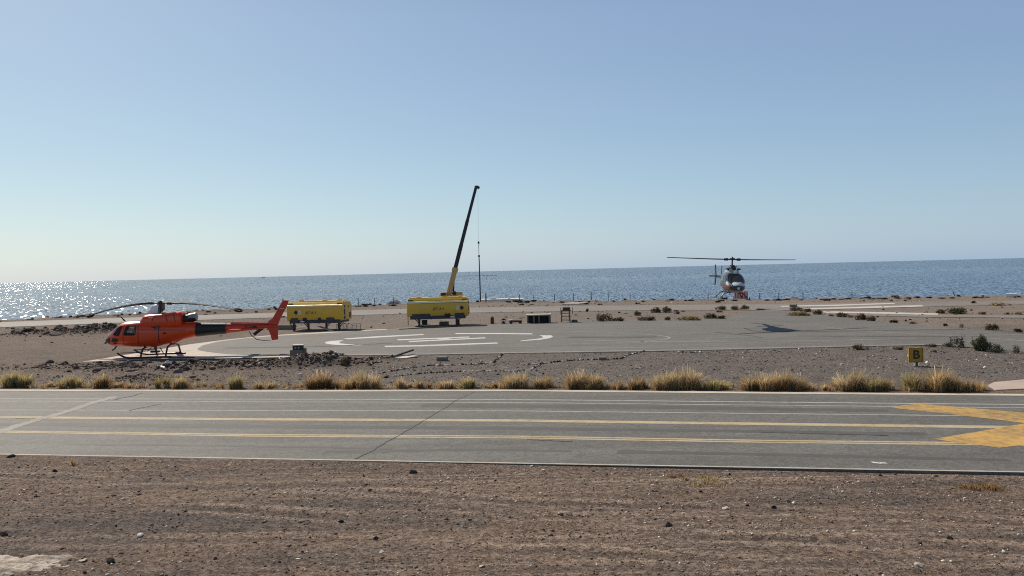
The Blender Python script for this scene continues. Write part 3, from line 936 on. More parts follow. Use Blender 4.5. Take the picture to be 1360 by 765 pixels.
# stones lining the two walking paths
STONE_PATHS = [
    ('far line of the path border', [(504, 497.2), (520, 494.2), (545, 489.6), (572, 486.6), (600, 486.2), (640, 484.2), (656, 482.4), (663, 476), (668, 471.2)]),
    ('near line of the path border', [(508, 503.2), (530, 500.2), (560, 496.9), (600, 495.0), (640, 494.0), (680, 494.2), (704, 493.4), (711, 488.5), (718, 484.2), (735, 482.0), (760, 479.8), (800, 478.4), (824, 477.9), (833, 473.2), (850, 468.8), (857, 467.2)]),
    ('short stone row', [(693, 484.6), (716, 484.6)]),
    ('short stone row', [(490, 486.2), (500, 483.2), (510, 482.2)]),
    ('stones behind the grass', [(366, 514.5), (380, 513), (396, 511.5)]),
    ('stones before the apron', [(902, 468.5), (918, 469.6), (932, 468.4)]),
]
for nm, pts in STONE_PATHS:
    P = [gp(*q) for q in pts]
    for i in range(len(P) - 1):
        L = (P[i + 1] - P[i]).length; k = max(1, int(L / 0.135)); prev = None
        for j in range(k):
            if random.random() < 0.06: continue
            q = P[i].lerp(P[i + 1], (j + random.uniform(-0.25, 0.25)) / k)
            pale = random.random() < 0.46
            me = random.choice(PALE_ROCKS if pale else BLACK_STONES + [BROWN_ROCKS[2]])
            put_rock('border_stone', me, q.x + random.uniform(-.02, .02), q.y + random.uniform(-.03, .03), random.uniform(0.055, 0.085),
                     ('pale' if pale else 'dark') + ' stone in the rows of stones edging the gravel path', 'stone', ('pale' if pale else 'dark') + ' stones edging the gravel path', flat=0.8)

# larger single stones on the foreground
FG = [(15, 611, 0.085, 'd', 'black stone beside a white chip just below the runway edge at far left'), (73, 631, 0.06, 'd', 'small black stone under the red brown weed stalk'), (48, 664, 0.05, 'd', 'small black stone in the wheel tracks above the pale flat stone'),
      (186, 718, 0.07, 'p', 'flat white stone alone above the pale rock outcrop'), (5, 717, 0.075, 'd', 'dark stone with grey top at the left border above the outcrop'), (146, 752, 0.075, 'd', 'round black stone right of the pale rock outcrop'),
      (549, 632, 0.085, 'd', 'upright dark stone below the start of the runway crack'), (820, 618.5, 0.065, 'p', 'white stone touching the runway edge'), (867, 648, 0.06, 'p', 'white stone left of the yellow dry weed patch'),
      (963, 677, 0.06, 'p', 'white stone below the yellow dry weed patch'), (1055, 670, 0.06, 'p', 'white stone in front of the runway slab step'), (1027, 676, 0.055, 'd', 'black stone beside the two white stones below the weed patch'),
      (507, 738, 0.05, 'p', 'white pebble near the bottom border left of centre'), (640, 757, 0.055, 'p', 'white pebble close to the bottom border right of centre'), (887, 701, 0.065, 'd', 'dark stone among gravel between the weed patches'),
      (1262, 719, 0.065, 'd', 'dark stone with brown top on the right gravel'), (1220, 753, 0.075, 'p', 'pale lumpy stone at the bottom border on the right'), (1169, 633, 0.05, 'd', 'dark stone just below the white paint spill'),
      (453, 698, 0.045, 'd', 'dark clod in the wheel tracks left of centre'), (499, 720, 0.05, 'd', 'black pebble beside the white pebble pair'), (110, 751, 0.07, 'p', 'flat pale slab stone touching the outcrop')]
for a, b, s, k, lb in FG:
    p = gp(a, b)
    put_rock('stone', random.choice(PALE_ROCKS if k == 'p' else BLACK_STONES), p.x, p.y, s, lb, 'stone', flat=0.5 if k == 'p' else 0.75)


# pale rock outcrop at the lower left
def outcrop():
    c = gp(32, 754); nx, ny = 140, 80
    xs = np.linspace(-1.5, 1.15, nx); ys = np.linspace(-0.65, 0.50, ny)
    gx, gy = np.meshgrid(xs, ys)
    edge = 1 - ((gx / np.where(gx < 0, 1.45, 1.06)) ** 2 + (gy / np.where(gy < 0, 0.6, 0.42)) ** 2) + 0.55 * fbm(gx * 4, gy * 4, 91, 4)
    ridge = np.abs(fbm(gx * 2.0 + gy * 2.5, gy * 6, 95, 5))
    z = -0.06 + 0.105 * np.clip(edge, -1, 0.9) ** 1 + 0.035 * np.clip(ridge * 2, 0, 1) * (edge > 0)
    V = np.stack([gx.ravel(), gy.ravel(), z.ravel()], 1)
    i = (np.arange(ny - 1)[:, None] * nx + np.arange(nx - 1)[None, :]).ravel()
    F = np.stack([i, i + 1, i + nx + 1, i + nx], 1)
    m = NT('pale_rock')
    n1 = m.noise(3.5, 6, 0.7, dist=0.5); n2 = m.noise(22, 5, 0.7)
    c1 = m.mix(m.maprange(n1, 0.42, 0.58), (0.30, 0.25, 0.20), (0.64, 0.56, 0.46))
    c1 = m.mix(m.maprange(n2, 0.45, 0.75, 0, 0.5), c1, (0.14, 0.115, 0.10))
    m.bump(n2, 0.8, 0.03)
    o = np_mesh('rock_outcrop', V, F, m.done(c1, 0.95, spec=0.15), smooth=True)
    o.location = (c.x, c.y, float(H(c.x, c.y)) + 0.0)
    tag(o, 'pale cracked rock outcrop lying flush in the bare ground', 'rock')


outcrop()


# ------------------------------------------------------------------ plants
def tuft_mesh(name, W, Hh, Dp, n, seed, kind='straw', lean=0.7):
    """grass tuft of curved blades: W wide, Dp deep, Hh high"""
    rg = np.random.default_rng(seed)
    nc = max(3, int(W / 0.17))
    cx = rg.uniform(-W / 2 * 0.80, W / 2 * 0.80, nc); cy = rg.uniform(-Dp / 2 * 0.6, Dp / 2 * 0.6, nc)
    ch = rg.uniform(0.72, 1.05, nc) * np.sqrt(np.clip(1 - 0.80 * (np.abs(cx) / (W / 2 + 1e-6)) ** 2, 0.08, 1)); ch /= ch.max()
    pr = ch ** 1.1; pr /= pr.sum()
    which = rg.choice(nc, n, p=pr)
    r = np.abs(rg.normal(0, 0.10, n)) * min(1, W); a0 = rg.uniform(0, 2 * np.pi, n)
    bx = cx[which] + r * np.cos(a0); by = cy[which] + r * np.sin(a0)
    # blades fan away from the middle of their clump and of the tuft
    dx = np.cos(a0) + 0.9 * bx / (W / 2 + 0.05) + 0.18 + rg.normal(0, 0.3, n); dy = np.sin(a0) + 0.5 * by / (Dp / 2 + 0.05) + rg.normal(0, 0.3, n)
    nrm = np.hypot(dx, dy) + 1e-6; dx /= nrm; dy /= nrm
    L = Hh * ch[which] * (0.25 + 0.75 * rg.uniform(0, 1, n) ** 0.7) * 1.06
    plume = rg.random(n) < 0.05
    L = np.where(plume, L * 1.22, L)
    out = np.clip(rg.beta(1.5, 1.6, n) * 1.15 * lean / 0.7 * (0.6 + 0.5 * np.abs(bx) / (W / 2 + 1e-6)), 0.02, 1.35)
    w = rg.uniform(0.004, 0.008, n)
    px, py = -dy, dx
    f = rg.uniform(-1, 1, n); wx = (px * (1 - np.abs(f)) + f); wy = py * (1 - np.abs(f))
    th = out * 0.95
    hm = L * 0.55 * np.cos(th * 0.55); om = L * 0.55 * np.sin(th * 0.55)
    ot = om + L * 0.48 * np.sin(np.minimum(th * 1.35, 2.0)); ht = np.maximum(hm + L * 0.48 * np.cos(np.minimum(th * 1.35, 2.0)), 0.02)
    z0 = np.zeros(n)
    def P(ox, hz, k): return np.stack([bx + dx * ox + wx * w * k, by + dy * ox + wy * w * k, hz], 1)
    tipw = np.where(plume, 1.5, 0.35)
    V = np.stack([P(z0, z0 - 0.03, 1), P(z0, z0 - 0.03, -1), P(om, hm, 0.9), P(om, hm, -0.9), P(ot, ht, tipw), P(ot, ht, -tipw)], 1)
    F = np.array([[0, 1, 3, 2], [2, 3, 5, 4]])
    F = (F[None] + 6 * np.arange(n)[:, None, None]).reshape(-1, 4)
    pal = {'straw': [(0.44, 0.30, 0.14), (0.52, 0.39, 0.21), (0.31, 0.20, 0.09), (0.22, 0.155, 0.065)], 'rust': [(0.30, 0.165, 0.07), (0.38, 0.235, 0.10), (0.22, 0.12, 0.05), (0.16, 0.10, 0.04)],
           'olive': [(0.42, 0.33, 0.14), (0.27, 0.225, 0.085), (0.48, 0.37, 0.17), (0.20, 0.175, 0.065)], 'pale': [(0.56, 0.44, 0.27), (0.48, 0.36, 0.20), (0.36, 0.25, 0.125), (0.25, 0.18, 0.085)]}[kind]
    pal = np.array(pal)
    col = pal[rg.integers(0, 4, n)] * rg.uniform(1.0, 1.65, (n, 1))
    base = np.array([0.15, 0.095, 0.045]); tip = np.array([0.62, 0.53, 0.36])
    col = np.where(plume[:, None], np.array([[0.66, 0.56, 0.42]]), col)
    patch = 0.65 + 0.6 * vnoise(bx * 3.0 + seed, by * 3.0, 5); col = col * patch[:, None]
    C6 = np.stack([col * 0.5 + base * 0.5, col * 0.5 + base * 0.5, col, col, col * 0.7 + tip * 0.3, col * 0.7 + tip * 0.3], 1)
    return V.reshape(-1, 3), F, np.clip(C6.reshape(-1, 3), 0, 0.85)


TUFTS = [  # x0, x1, base y, height px, kind, label
    (-14, 48, 516.4, 25, 'olive', 'broad olive gold grass clump cut by the left border, on the runway kerb'),
    (48, 70, 516.8, 8, 'straw', 'low thin grass wisp just right of the clump at the left border'),
    (74, 107, 517.0, 18, 'olive', 'rounded dry grass tuft second from the left border, by the runway kerb'),
    (120, 147, 517.2, 20, 'rust', 'brown dry grass tuft below the rubble bank, left of the two joined tufts'),
    (147, 163, 517.4, 9, 'straw', 'low sparse grass beside the brown tuft below the rubble bank'),
    (204, 222, 517.8, 19, 'olive', 'upright grass tuft with pale plumes below the white rods'),
    (220, 256, 517.8, 17, 'straw', 'golden grass tuft joined to the plumed tuft below the white rods'),
    (300, 327, 518.0, 20, 'olive', 'lone pale green grass tuft with spreading stalks below the tail boom'),
    (334, 363, 518.2, 10, 'straw', 'low flat dry grass below the orange tail fin'),
    (396, 455, 518.0, 23, 'rust', 'wide golden brown grass clump below the earth mound, first of a pair'),
    (453, 509, 518.0, 25, 'straw', 'dense dark bottomed grass clump below the earth mound, second of a pair'),
    (522, 546, 518.0, 15, 'straw', 'small round dry grass tuft just right of the dense pair'),
    (553, 572, 518.0, 14, 'rust', 'small upright brown tuft below the path border rows'),
    (578, 614, 518.0, 12, 'straw', 'low long dry grass tuft left of where the crack meets the kerb'),
    (608, 634, 518.0, 17, 'olive', 'round tuft at the end of the runway crack'),
    (642, 664, 518.2, 8, 'rust', 'low brown grass remnant between the crack and the long hedge of grass'),
    (666, 710, 518.2, 23, 'pale', 'pale feathery grass clump starting the long hedge of grass at the picture centre'),
    (706, 737, 518.4, 19, 'straw', 'dry grass clump second in the long hedge, below the stone path corner'),
    (738, 808, 518.6, 26, 'straw', 'long brown bottomed grass clump with white plumes below the low shelter'),
    (810, 838, 519.0, 12, 'rust', 'low tawny grass joining the plumed clump and the reddest tuft'),
    (832, 866, 519.2, 17, 'rust', 'reddest brown grass clump at the kerb'),
    (862, 945, 519.6, 31, 'pale', 'tallest wide grass clump left of the hovering helicopter, pale plumes leaning right'),
    (938, 970, 520.2, 18, 'olive', 'thin olive grass clump trailing off the tallest wide clump'),
    (982, 1078, 520.6, 28, 'straw', 'widest golden grass clump, straight below the hovering helicopter'),
    (1094, 1106, 521.2, 9, 'straw', 'tiny grass wisp left of the plumed clump near the letter sign'),
    (1113, 1162, 521.2, 30, 'pale', 'pale plumed grass clump left of the letter sign'),
    (1150, 1190, 521.6, 20, 'olive', 'lower trailing grass clump between the plumed clump and the letter sign'),
    (1202, 1236, 522.0, 25, 'olive', 'feathery grass clump directly below the letter sign'),
    (1226, 1282, 522.4, 35, 'straw', 'tall spreading grass clump right below the letter sign'),
    (1280, 1316, 522.6, 19, 'straw', 'low grass clump at the pale concrete path corner'),
]
for k, (a0, a1, yb, hp, kind, lb) in enumerate(TUFTS):
    p = gp((a0 + a1) / 2, yb - 0.8); sc = FPX / p.y
    W = (a1 - a0) / sc; Hh = hp / sc * (0.90 if a0 > 640 else 0.88)
    nb = int(1150 * W * (0.6 + Hh))
    V, F, cols = tuft_mesh('grass_tuft', W * 0.94, Hh, min(W, 1.0) * 0.8, nb, 500 + k, kind)
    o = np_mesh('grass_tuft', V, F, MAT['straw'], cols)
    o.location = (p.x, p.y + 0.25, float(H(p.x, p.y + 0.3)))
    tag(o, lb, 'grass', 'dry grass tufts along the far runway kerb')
# thin ground wisps between the tufts
xs_, ys_ = [], []
V_, F_, C_ = [], [], []
off = 0
for k in range(360):
    a = random.uniform(-10, 1320); p = gp(a, 517.4 + 4.8 * max(0, a - 600) / 720)
    V, F, cols = tuft_mesh('w', random.uniform(0.15, 0.5), random.uniform(0.08, 0.30), 0.25, 46, 900 + k, random.choice(('straw', 'rust', 'pale')))
    q = np.array([p.x, p.y + random.uniform(0.1, 0.9), 0]); q[2] = float(H(q[0], q[1]))
    V_.append(V + q); F_.append(F + off); C_.append(cols); off += len(V)
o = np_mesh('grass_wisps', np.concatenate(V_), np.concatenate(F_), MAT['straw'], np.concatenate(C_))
tag(o, 'thin dry grass wisps scattered along the far kerb of the runway', 'grass', kind='stuff')


def shrub_mesh(name, seed, tone, n=520, leaf=0.06, dome=False):
    """scrubby bush, unit size: about 2 wide, 1 high, made of many small leaves in clumps"""
    rg = np.random.default_rng(seed)
    nc = 16
    u = rg.uniform(0, 2 * np.pi, nc); rr = np.sqrt(rg.uniform(0, 1, nc)) * 0.72
    cen = np.stack([rr * np.cos(u), rr * np.sin(u), rg.uniform(0.18, 0.72, nc) * (1.05 - 0.55 * rr)], 1)
    cs = rg.uniform(0.16, 0.30, nc); ct = rg.uniform(0.6, 1.35, nc)
    if dome:
        nc = 46
        t = rg.uniform(0, 1, nc) ** 0.45; el = np.arcsin(rg.uniform(0.02, 1, nc)); u = rg.uniform(0, 2 * np.pi, nc)
        cen = np.stack([0.78 * t * np.cos(el) * np.cos(u), 0.78 * t * np.cos(el) * np.sin(u), 0.06 + 0.76 * t * np.sin(el)], 1)
        cs = rg.uniform(0.12, 0.20, nc); ct = rg.uniform(0.6, 1.35, nc)
    w = rg.integers(0, nc, n)
    c = cen[w] + rg.normal(0, 1, (n, 3)) * cs[w][:, None] * 0.62
    c[:, 2] = np.clip(c[:, 2], 0.01, 1.0)
    d1 = rg.normal(0, 1, (n, 3)); d1 /= np.linalg.norm(d1, axis=1)[:, None]
    d2 = np.cross(d1, rg.normal(0, 1, (n, 3))); d2 /= np.linalg.norm(d2, axis=1)[:, None]
    s = leaf * rg.uniform(0.6, 1.5, n)[:, None]
    V = np.stack([c - d1 * s * 1.3, c + d2 * s * 0.6, c + d1 * s * 1.3, c - d2 * s * 0.6], 1)
    F = (np.array([[0, 1, 2, 3]])[None] + 4 * np.arange(n)[:, None, None]).reshape(-1, 4)
    col = np.array(tone)[None] * (ct[w] * rg.uniform(0.7, 1.3, n))[:, None]
    V = V.reshape(-1, 3); cols = np.repeat(col, 4, axis=0)
    # stems
    k = 26
    a = rg.uniform(0, 2 * np.pi, k); e = cen[rg.integers(0, nc, k)] * rg.uniform(0.7, 1.15, (k, 1)); b = e * np.array([0.15, 0.15, 0.0])
    t = np.cross(e - b, rg.normal(0, 1, (k, 3))); t /= np.linalg.norm(t, axis=1)[:, None]; t *= 0.014
    SV = np.stack([b - t, b + t, e + t * 0.4, e - t * 0.4], 1).reshape(-1, 3)
    SF = (np.array([[0, 1, 2, 3]])[None] + 4 * np.arange(k)[:, None, None]).reshape(-1, 4) + len(V)
    cols = np.concatenate([cols, np.tile(np.array([[0.085, 0.062, 0.045]]), (len(SV), 1))])
    return np.concatenate([V, SV]), np.concatenate([F, SF]), np.clip(cols, 0.005, 0.7)


SHRUBS = {}
for key, tone, n, leaf in (('brown', (0.125, 0.095, 0.060), 620, 0.075), ('olive', (0.105, 0.100, 0.058), 620, 0.075), ('straw', (0.33, 0.25, 0.13), 560, 0.08), ('green', (0.110, 0.120, 0.066), 3600, 0.042), ('sparse', (0.075, 0.095, 0.055), 420, 0.06), ('dark', (0.055, 0.045, 0.034), 520, 0.085)):
    for v in range(2):
        V, F, cols = shrub_mesh('shrub', 40 + v + len(key) * 7, tone, n, leaf, key == 'green')
        o = np_mesh('desert_shrub', V, F, MAT['plant'], cols)
        SHRUBS[key, v] = o.data
        COL.objects.unlink(o); bpy.data.objects.remove(o)


def shrub(px, py, w, h, key, label, group='desert shrubs dotted over the airfield', name='desert_shrub'):
    p = gp(px, py); sc = FPX / p.y
    o = bpy.data.objects.new(name, SHRUBS[key, random.randint(0, 1)])
    o.scale = (w / sc / 1.85, w / sc / 1.85 * 0.9, h / sc / 0.88)
    o.rotation_euler = (0, 0, random.choice((0, math.pi)) + random.uniform(-0.5, 0.5))
    o.location = (p.x, p.y, float(H(p.x, p.y)))
    link(o)
    return tag(o, label, 'shrub', group)


SH = [
    (1303, 466.5, 31, 21, 'green', 'big round dark green shrub right of the letter sign'),
    (1271, 462, 22, 17, 'sparse', 'sparse grey green shrub between the letter sign and the round shrub'),
    (1326, 469, 23, 13, 'sparse', 'low grey green shrub touching the right side of the round shrub'),
    (1350, 470, 10, 13, 'sparse', 'thin sprouting green plant near the right border past the round shrub'),
    (1258, 461, 12, 6, 'olive', 'small low shrub left of the sparse green shrub'),
    (1143, 465, 22, 7, 'brown', 'flat brown shrub at the apron edge left of the letter sign'),
    (1192, 465, 14, 4, 'brown', 'flat dry plant just left of the letter sign'),
    (1236, 461, 16, 4, 'olive', 'low dry weeds just right above the letter sign'),
    (803, 427, 24, 11, 'brown', 'tall brown shrub right of the wooden stand'),
    (822, 427, 20, 6, 'brown', 'low shrub trailing right from the tall brown shrub'),
    (858, 426, 28, 6, 'brown', 'long low shrub at the far apron edge left of the tufted mound'),
    (846, 419.5, 11, 7, 'olive', 'spindly lone shrub on bare stems above the long low shrub'),
    (872, 415.5, 16, 8, 'brown', 'round brown shrub by the coast road, first of a touching pair'),
    (885, 415.5, 14, 9, 'brown', 'round brown shrub by the coast road, second of a touching pair'),
    (887, 426, 9, 6, 'brown', 'small dark shrub between the long low shrub and the straw patch'),
    (899, 417.5, 8, 4, 'brown', 'tiny shrub right of the touching pair by the coast road'),
    (917, 425.5, 40, 6, 'straw', 'straw coloured low patch of dry scrub at the apron edge'),
    (944, 423.5, 20, 8, 'olive', 'olive shrub at the right end of the straw coloured patch'),
    (958, 424, 14, 5, 'dark', 'dark low shrub ending the scrub row at the apron edge'),
    (957, 412, 15, 6, 'brown', 'round shrub under the hovering helicopter tail'),
    (978, 412, 15, 6, 'brown', 'round shrub just under the hovering helicopter'),
    (989, 411.5, 12, 7, 'brown', 'taller shrub under the hovering helicopter beside the red panel'),
    (1010, 412.5, 14, 3, 'brown', 'flat scrub right of the shrubs under the hovering helicopter'),
    (1056, 413, 20, 6, 'brown', 'dark shrub in front of the white concrete strips'),
    (1070, 414.5, 16, 5, 'brown', 'shrub right beside the dark one before the white strips'),
    (1062, 419.5, 34, 6, 'straw', 'straw coloured scrub bank at the taxiway bend'),
    (1087, 418, 14, 7, 'brown', 'brown shrub at the start of the lowest white strip'),
    (1104, 420.5, 8, 3, 'brown', 'tiny shrub right of the straw scrub bank'),
    (1117, 421.5, 18, 7, 'brown', 'brown shrub on the taxiway edge below the lowest white strip'),
    (1128, 422, 10, 4, 'straw', 'pale dry scrub between two brown shrubs on the taxiway edge'),
    (1144, 425.5, 17, 10, 'brown', 'tallest brown shrub on the taxiway edge'),
    (1158, 427, 14, 8, 'brown', 'brown shrub right beside the tallest one on the taxiway edge'),
    (1187, 429.5, 11, 5, 'dark', 'small dark shrub farther along the taxiway edge'),
    (1213, 430.5, 9, 3, 'brown', 'tiny shrub on the pink ground by the taxiway'),
    (1256, 433.5, 7, 4, 'dark', 'little dark shrub on the taxiway edge above the letter sign'),
    (1277, 435.5, 6, 6, 'sparse', 'little bright green shrub on the taxiway edge'),
    (1317, 438.5, 19, 9, 'brown', 'wide brown shrub on the pink ground near the right border'),
    (1352, 441.5, 13, 5, 'dark', 'low dark shrub cut off near the right border'),
    (1249, 416.5, 12, 6, 'brown', 'small brown shrub at the end of the lowest white strip'),
    (1266, 417, 32, 9, 'olive', 'wide olive shrub mound past the end of the lowest white strip'),
    (1304, 418, 10, 4, 'brown', 'small shrub right of the wide olive mound'),
    (1337, 418, 7, 3, 'brown', 'tiny shrub along the far path near the right border'),
    (1350, 418, 14, 4, 'straw', 'low straw scrub along the far path at the right border'),
    (139, 432.8, 10, 5, 'dark', 'dark shrub on the coast road verge above the rock pile'),
    (763, 428.3, 9, 4, 'dark', 'dark low shrub at the foot of the wooden stand'),
    (780, 414.5, 5, 5, 'dark', 'small upright dark shrub on the road verge right of the wooden stand'),
    (1293, 403.5, 8, 4, 'dark', 'dark shrub beyond the far right road'),
    (1330, 406, 26, 4, 'straw', 'long straw scrub by the far right road'),
    (458, 487, 14, 11, 'brown', 'dry brown twiggy plant at the right foot of the earth mound'),
    (1240, 468.5, 9, 3, 'olive', 'flat weed near the right of the letter sign'),
]
for s in SH: shrub(*s)
# dark scrub on the lip of the bluff
for k in range(120):
    a = random.uniform(-20, 1380)
    e = float(np.interp(a, [q[0] for q in EDGE_PX], [q[1] for q in EDGE_PX]))
    p = gp(a, e + random.uniform(0.15, 1.6))
    sc = FPX / p.y; w = random.uniform(3, 9); h = random.uniform(1.0, 2.6)
    o = bpy.data.objects.new('coastal_shrub', SHRUBS['dark', random.randint(0, 1)])
    o.scale = (w / sc / 1.5, w / sc / 1.5, h / sc / 0.75)
    o.rotation_euler = (0, 0, random.uniform(0, 6.28))
    o.location = (p.x, p.y, float(H(p.x, p.y)) - 0.02); link(o)
    tag(o, 'dark low scrub growing along the lip of the sea bluff', 'shrub', 'dark scrub along the bluff lip')
for k in range(46):
    a = random.choice((random.uniform(0, 480), random.uniform(640, 1360)))
    e = float(np.interp(a, [q[0] for q in EDGE_PX], [q[1] for q in EDGE_PX]))
    b = e + random.choice((random.uniform(1.5, 5), random.uniform(6, 20)))
    p = gp(a, b)
    if in_poly(np.array([p.x]), np.array([p.y]), [tuple(gp(*q)[:2]) for q in apron_px])[0] or in_poly(np.array([p.x]), np.array([p.y]), [tuple(gp(*q)[:2]) for q in road_px])[0]: continue
    sc = FPX / p.y; w = random.uniform(3, 8); h = random.uniform(1.2, 3)
    o = bpy.data.objects.new('desert_shrub', SHRUBS[random.choice(('brown', 'dark')), random.randint(0, 1)])
    o.scale = (w / sc / 1.5, w / sc / 1.5, h / sc / 0.75)
    o.rotation_euler = (0, 0, random.uniform(0, 6.28))
    o.location = (p.x, p.y, float(H(p.x, p.y)) - 0.02); link(o)
    tag(o, 'tiny dark shrub dotted over the far tan ground', 'shrub', 'tiny shrubs over the far ground')


def weed(px, py, w, h, kind, label, n=420):
    p = gp(px, py); sc = FPX / p.y
    V, F, cols = tuft_mesh('w', w / sc, h / sc, 0.9 if w > 20 else 0.08, n, int(px), kind, lean=1.15)
    o = np_mesh('dry_weed', V, F, MAT['straw'], cols)
    o.location = (p.x, p.y, float(H(p.x, p.y)))
    tag(o, label, 'dry weed', kind='stuff' if w > 20 else None)


weed(940, 643, 62, 6, 'straw', 'flattened yellow dry weed patch in front of the runway', 700)
weed(896, 636, 30, 4, 'rust', 'small reddish dry weed patch left of the yellow one', 420)
weed(1303, 647, 78, 7, 'rust', 'flattened red brown weed patch near the right border', 900)
weed(97, 622, 8, 11, 'rust', 'upright red brown weed stalk below the runway edge at left', 46)


# ------------------------------------------------------------------ aircraft
def ring(xa, zt, zb, hw, n=28, ex=2.4, ex_bot=None):
    """closed ring of a superellipse at aft station xa"""
    zc, hh = (zt + zb) / 2, (zt - zb) / 2
    pts = []
    for k in range(n):
        t = 2 * math.pi * k / n
        c, s = math.cos(t), math.sin(t)
        e = ex
        pts.append((-xa, hw * math.copysign(abs(c) ** (2 / e), c), zc + hh * math.copysign(abs(s) ** (2 / e), s)))
    return pts


class Hull:
    """stations (x aft, z top, z bottom, half width, exponent) interpolated"""
    def __init__(s, st):
        s.st = np.array(st, float)

    def at(s, x):
        return [float(np.interp(x, s.st[:, 0], s.st[:, k])) for k in range(1, 5)]

    def smooth_rings(s, n_st=44, n=28, x0=None, x1=None, grow=0.0):
        x0 = s.st[0, 0] if x0 is None else x0; x1 = s.st[-1, 0] if x1 is None else x1
        xs = np.linspace(0, 1, n_st) ** 1.35 * (x1 - x0) + x0 if x0 == s.st[0, 0] else np.linspace(x0, x1, n_st)
        rs = []
        for x in xs:
            # average a small window so that the outline is rounded
            w = 0.10 if x - s.st[0, 0] > 0.2 else 0.02
            v = np.mean([s.at(x + d) for d in (-w, 0, w)], axis=0)
            rs.append(ring(x, v[0] + grow, v[1] - grow, v[2] + grow, n, v[3]))
        return rs

    def side_y(s, x, z, extra):
        w = 0.10 if x - s.st[0, 0] > 0.2 else 0.02
        zt, zb, hw, ex = np.mean([s.at(x + d) for d in (-w, 0, w)], axis=0)
        zc, hh = (zt + zb) / 2, (zt - zb) / 2
        q = min(0.999, abs((z - zc) / hh))
        return hw * (1 - q ** ex) ** (1 / ex) + extra

    def frame(s, corners, side=1, k_in=0.88, k_out=1.07, extra=0.014, n=12):
        """seal round a window: a ring between two scaled copies of the rounded window outline"""
        cs = [np.array(c, float) for c in corners]; mid = sum(cs) / 4
        loop = []
        for i in range(4):
            a, b = cs[i], cs[(i + 1) % 4]
            for j in range(n):
                t = 0.12 + 0.76 * j / (n - 1); loop.append(a * (1 - t) + b * t)
        vs = []; m = len(loop)
        for k in (k_out, k_in):
            for p in loop:
                q = mid + (p - mid) * k
                vs.append((-q[0], side * s.side_y(q[0], q[1], extra), q[1]))
        for p in loop:
            q = mid + (p - mid) * k_in
            vs.append((-q[0], side * s.side_y(q[0], q[1], -0.03), q[1]))
        fs = [(i, (i + 1) % m, m + (i + 1) % m, m + i) for i in range(m)] + [(m + i, m + (i + 1) % m, 2 * m + (i + 1) % m, 2 * m + i) for i in range(m)]
        return vs, fs

    def patch(s, corners, side=1, extra=0.008, n=10):
        """bilinear window patch on the side; corners (x aft, z) in order tl, tr, br, bl"""
        tl, tr, br, bl = [np.array(c, float) for c in corners]
        vs = []; fs = []
        for i in range(n + 1):
            for j in range(n + 1):
                u, v = j / n, i / n
                # rounded corners
                uu, vv = u * 2 - 1, v * 2 - 1
                k = 1 - 0.07 * (uu * uu) * (vv * vv) * 2
                uu *= k; vv *= k; u, v = (uu + 1) / 2, (vv + 1) / 2
                p = (tl * (1 - u) + tr * u) * (1 - v) + (bl * (1 - u) + br * u) * v
                vs.append((-p[0], side * s.side_y(p[0], p[1], extra), p[1]))
        for i in range(n):
            for j in range(n):
                a = i * (n + 1) + j
                fs.append((a, a + 1, a + n + 2, a + n + 1))
        # rim going back into the hull
        b = [j for j in range(n + 1)] + [i * (n + 1) + n for i in range(1, n + 1)] + [n * (n + 1) + j for j in range(n - 1, -1, -1)] + [i * (n + 1) for i in range(n - 1, 0, -1)]
        o = len(vs)
        for k in b:
            x, y, z = vs[k]; vs.append((x, y - side * (extra + 0.02), z))
        m = len(b)
        for k in range(m):
            fs.append((b[k], b[(k + 1) % m], o + (k + 1) % m, o + k))
        return vs, fs


def blade_shape(mb, root_r, tip_r, chord, thick, droop, ang, hub, lean=0.0, coning=0.0, twist=6.0, n=16, power=2.0):
    rings = []
    for i in range(n + 1):
        t = i / n; r = root_r + (tip_r - root_r) * t
        c = chord * (0.45 + 0.55 * min(1, t / 0.12)); th = thick * (1 - 0.35 * t)
        z = hub[2] - droop * t ** power + coning * r
        tw = R(twist * (1 - t))
        ring_ = []
        for yy, zz_ in ((-0.75, 0.0), (-0.3, 0.35), (0.1, 0.5), (0.25, 0.0), (0.1, -0.5), (-0.3, -0.35)):
            y = yy * c; q = zz_ * th
            ring_.append((r, y * math.cos(tw) - q * math.sin(tw), z + y * math.sin(tw) + q * math.cos(tw)))
        rings.append(ring_)
    T = Matrix.Translation((hub[0], hub[1], 0)) @ Matrix.Rotation(ang, 4, 'Z')
    return mb.loft(rings, True, T)


# --- orange helicopter: side view traced in metres, x aft of the nose
OX = 3.24   # nose to mast


def zpx(y): return (472.3 - y) / 22.2
def xpx(x): return (x - 141.0) / 22.2


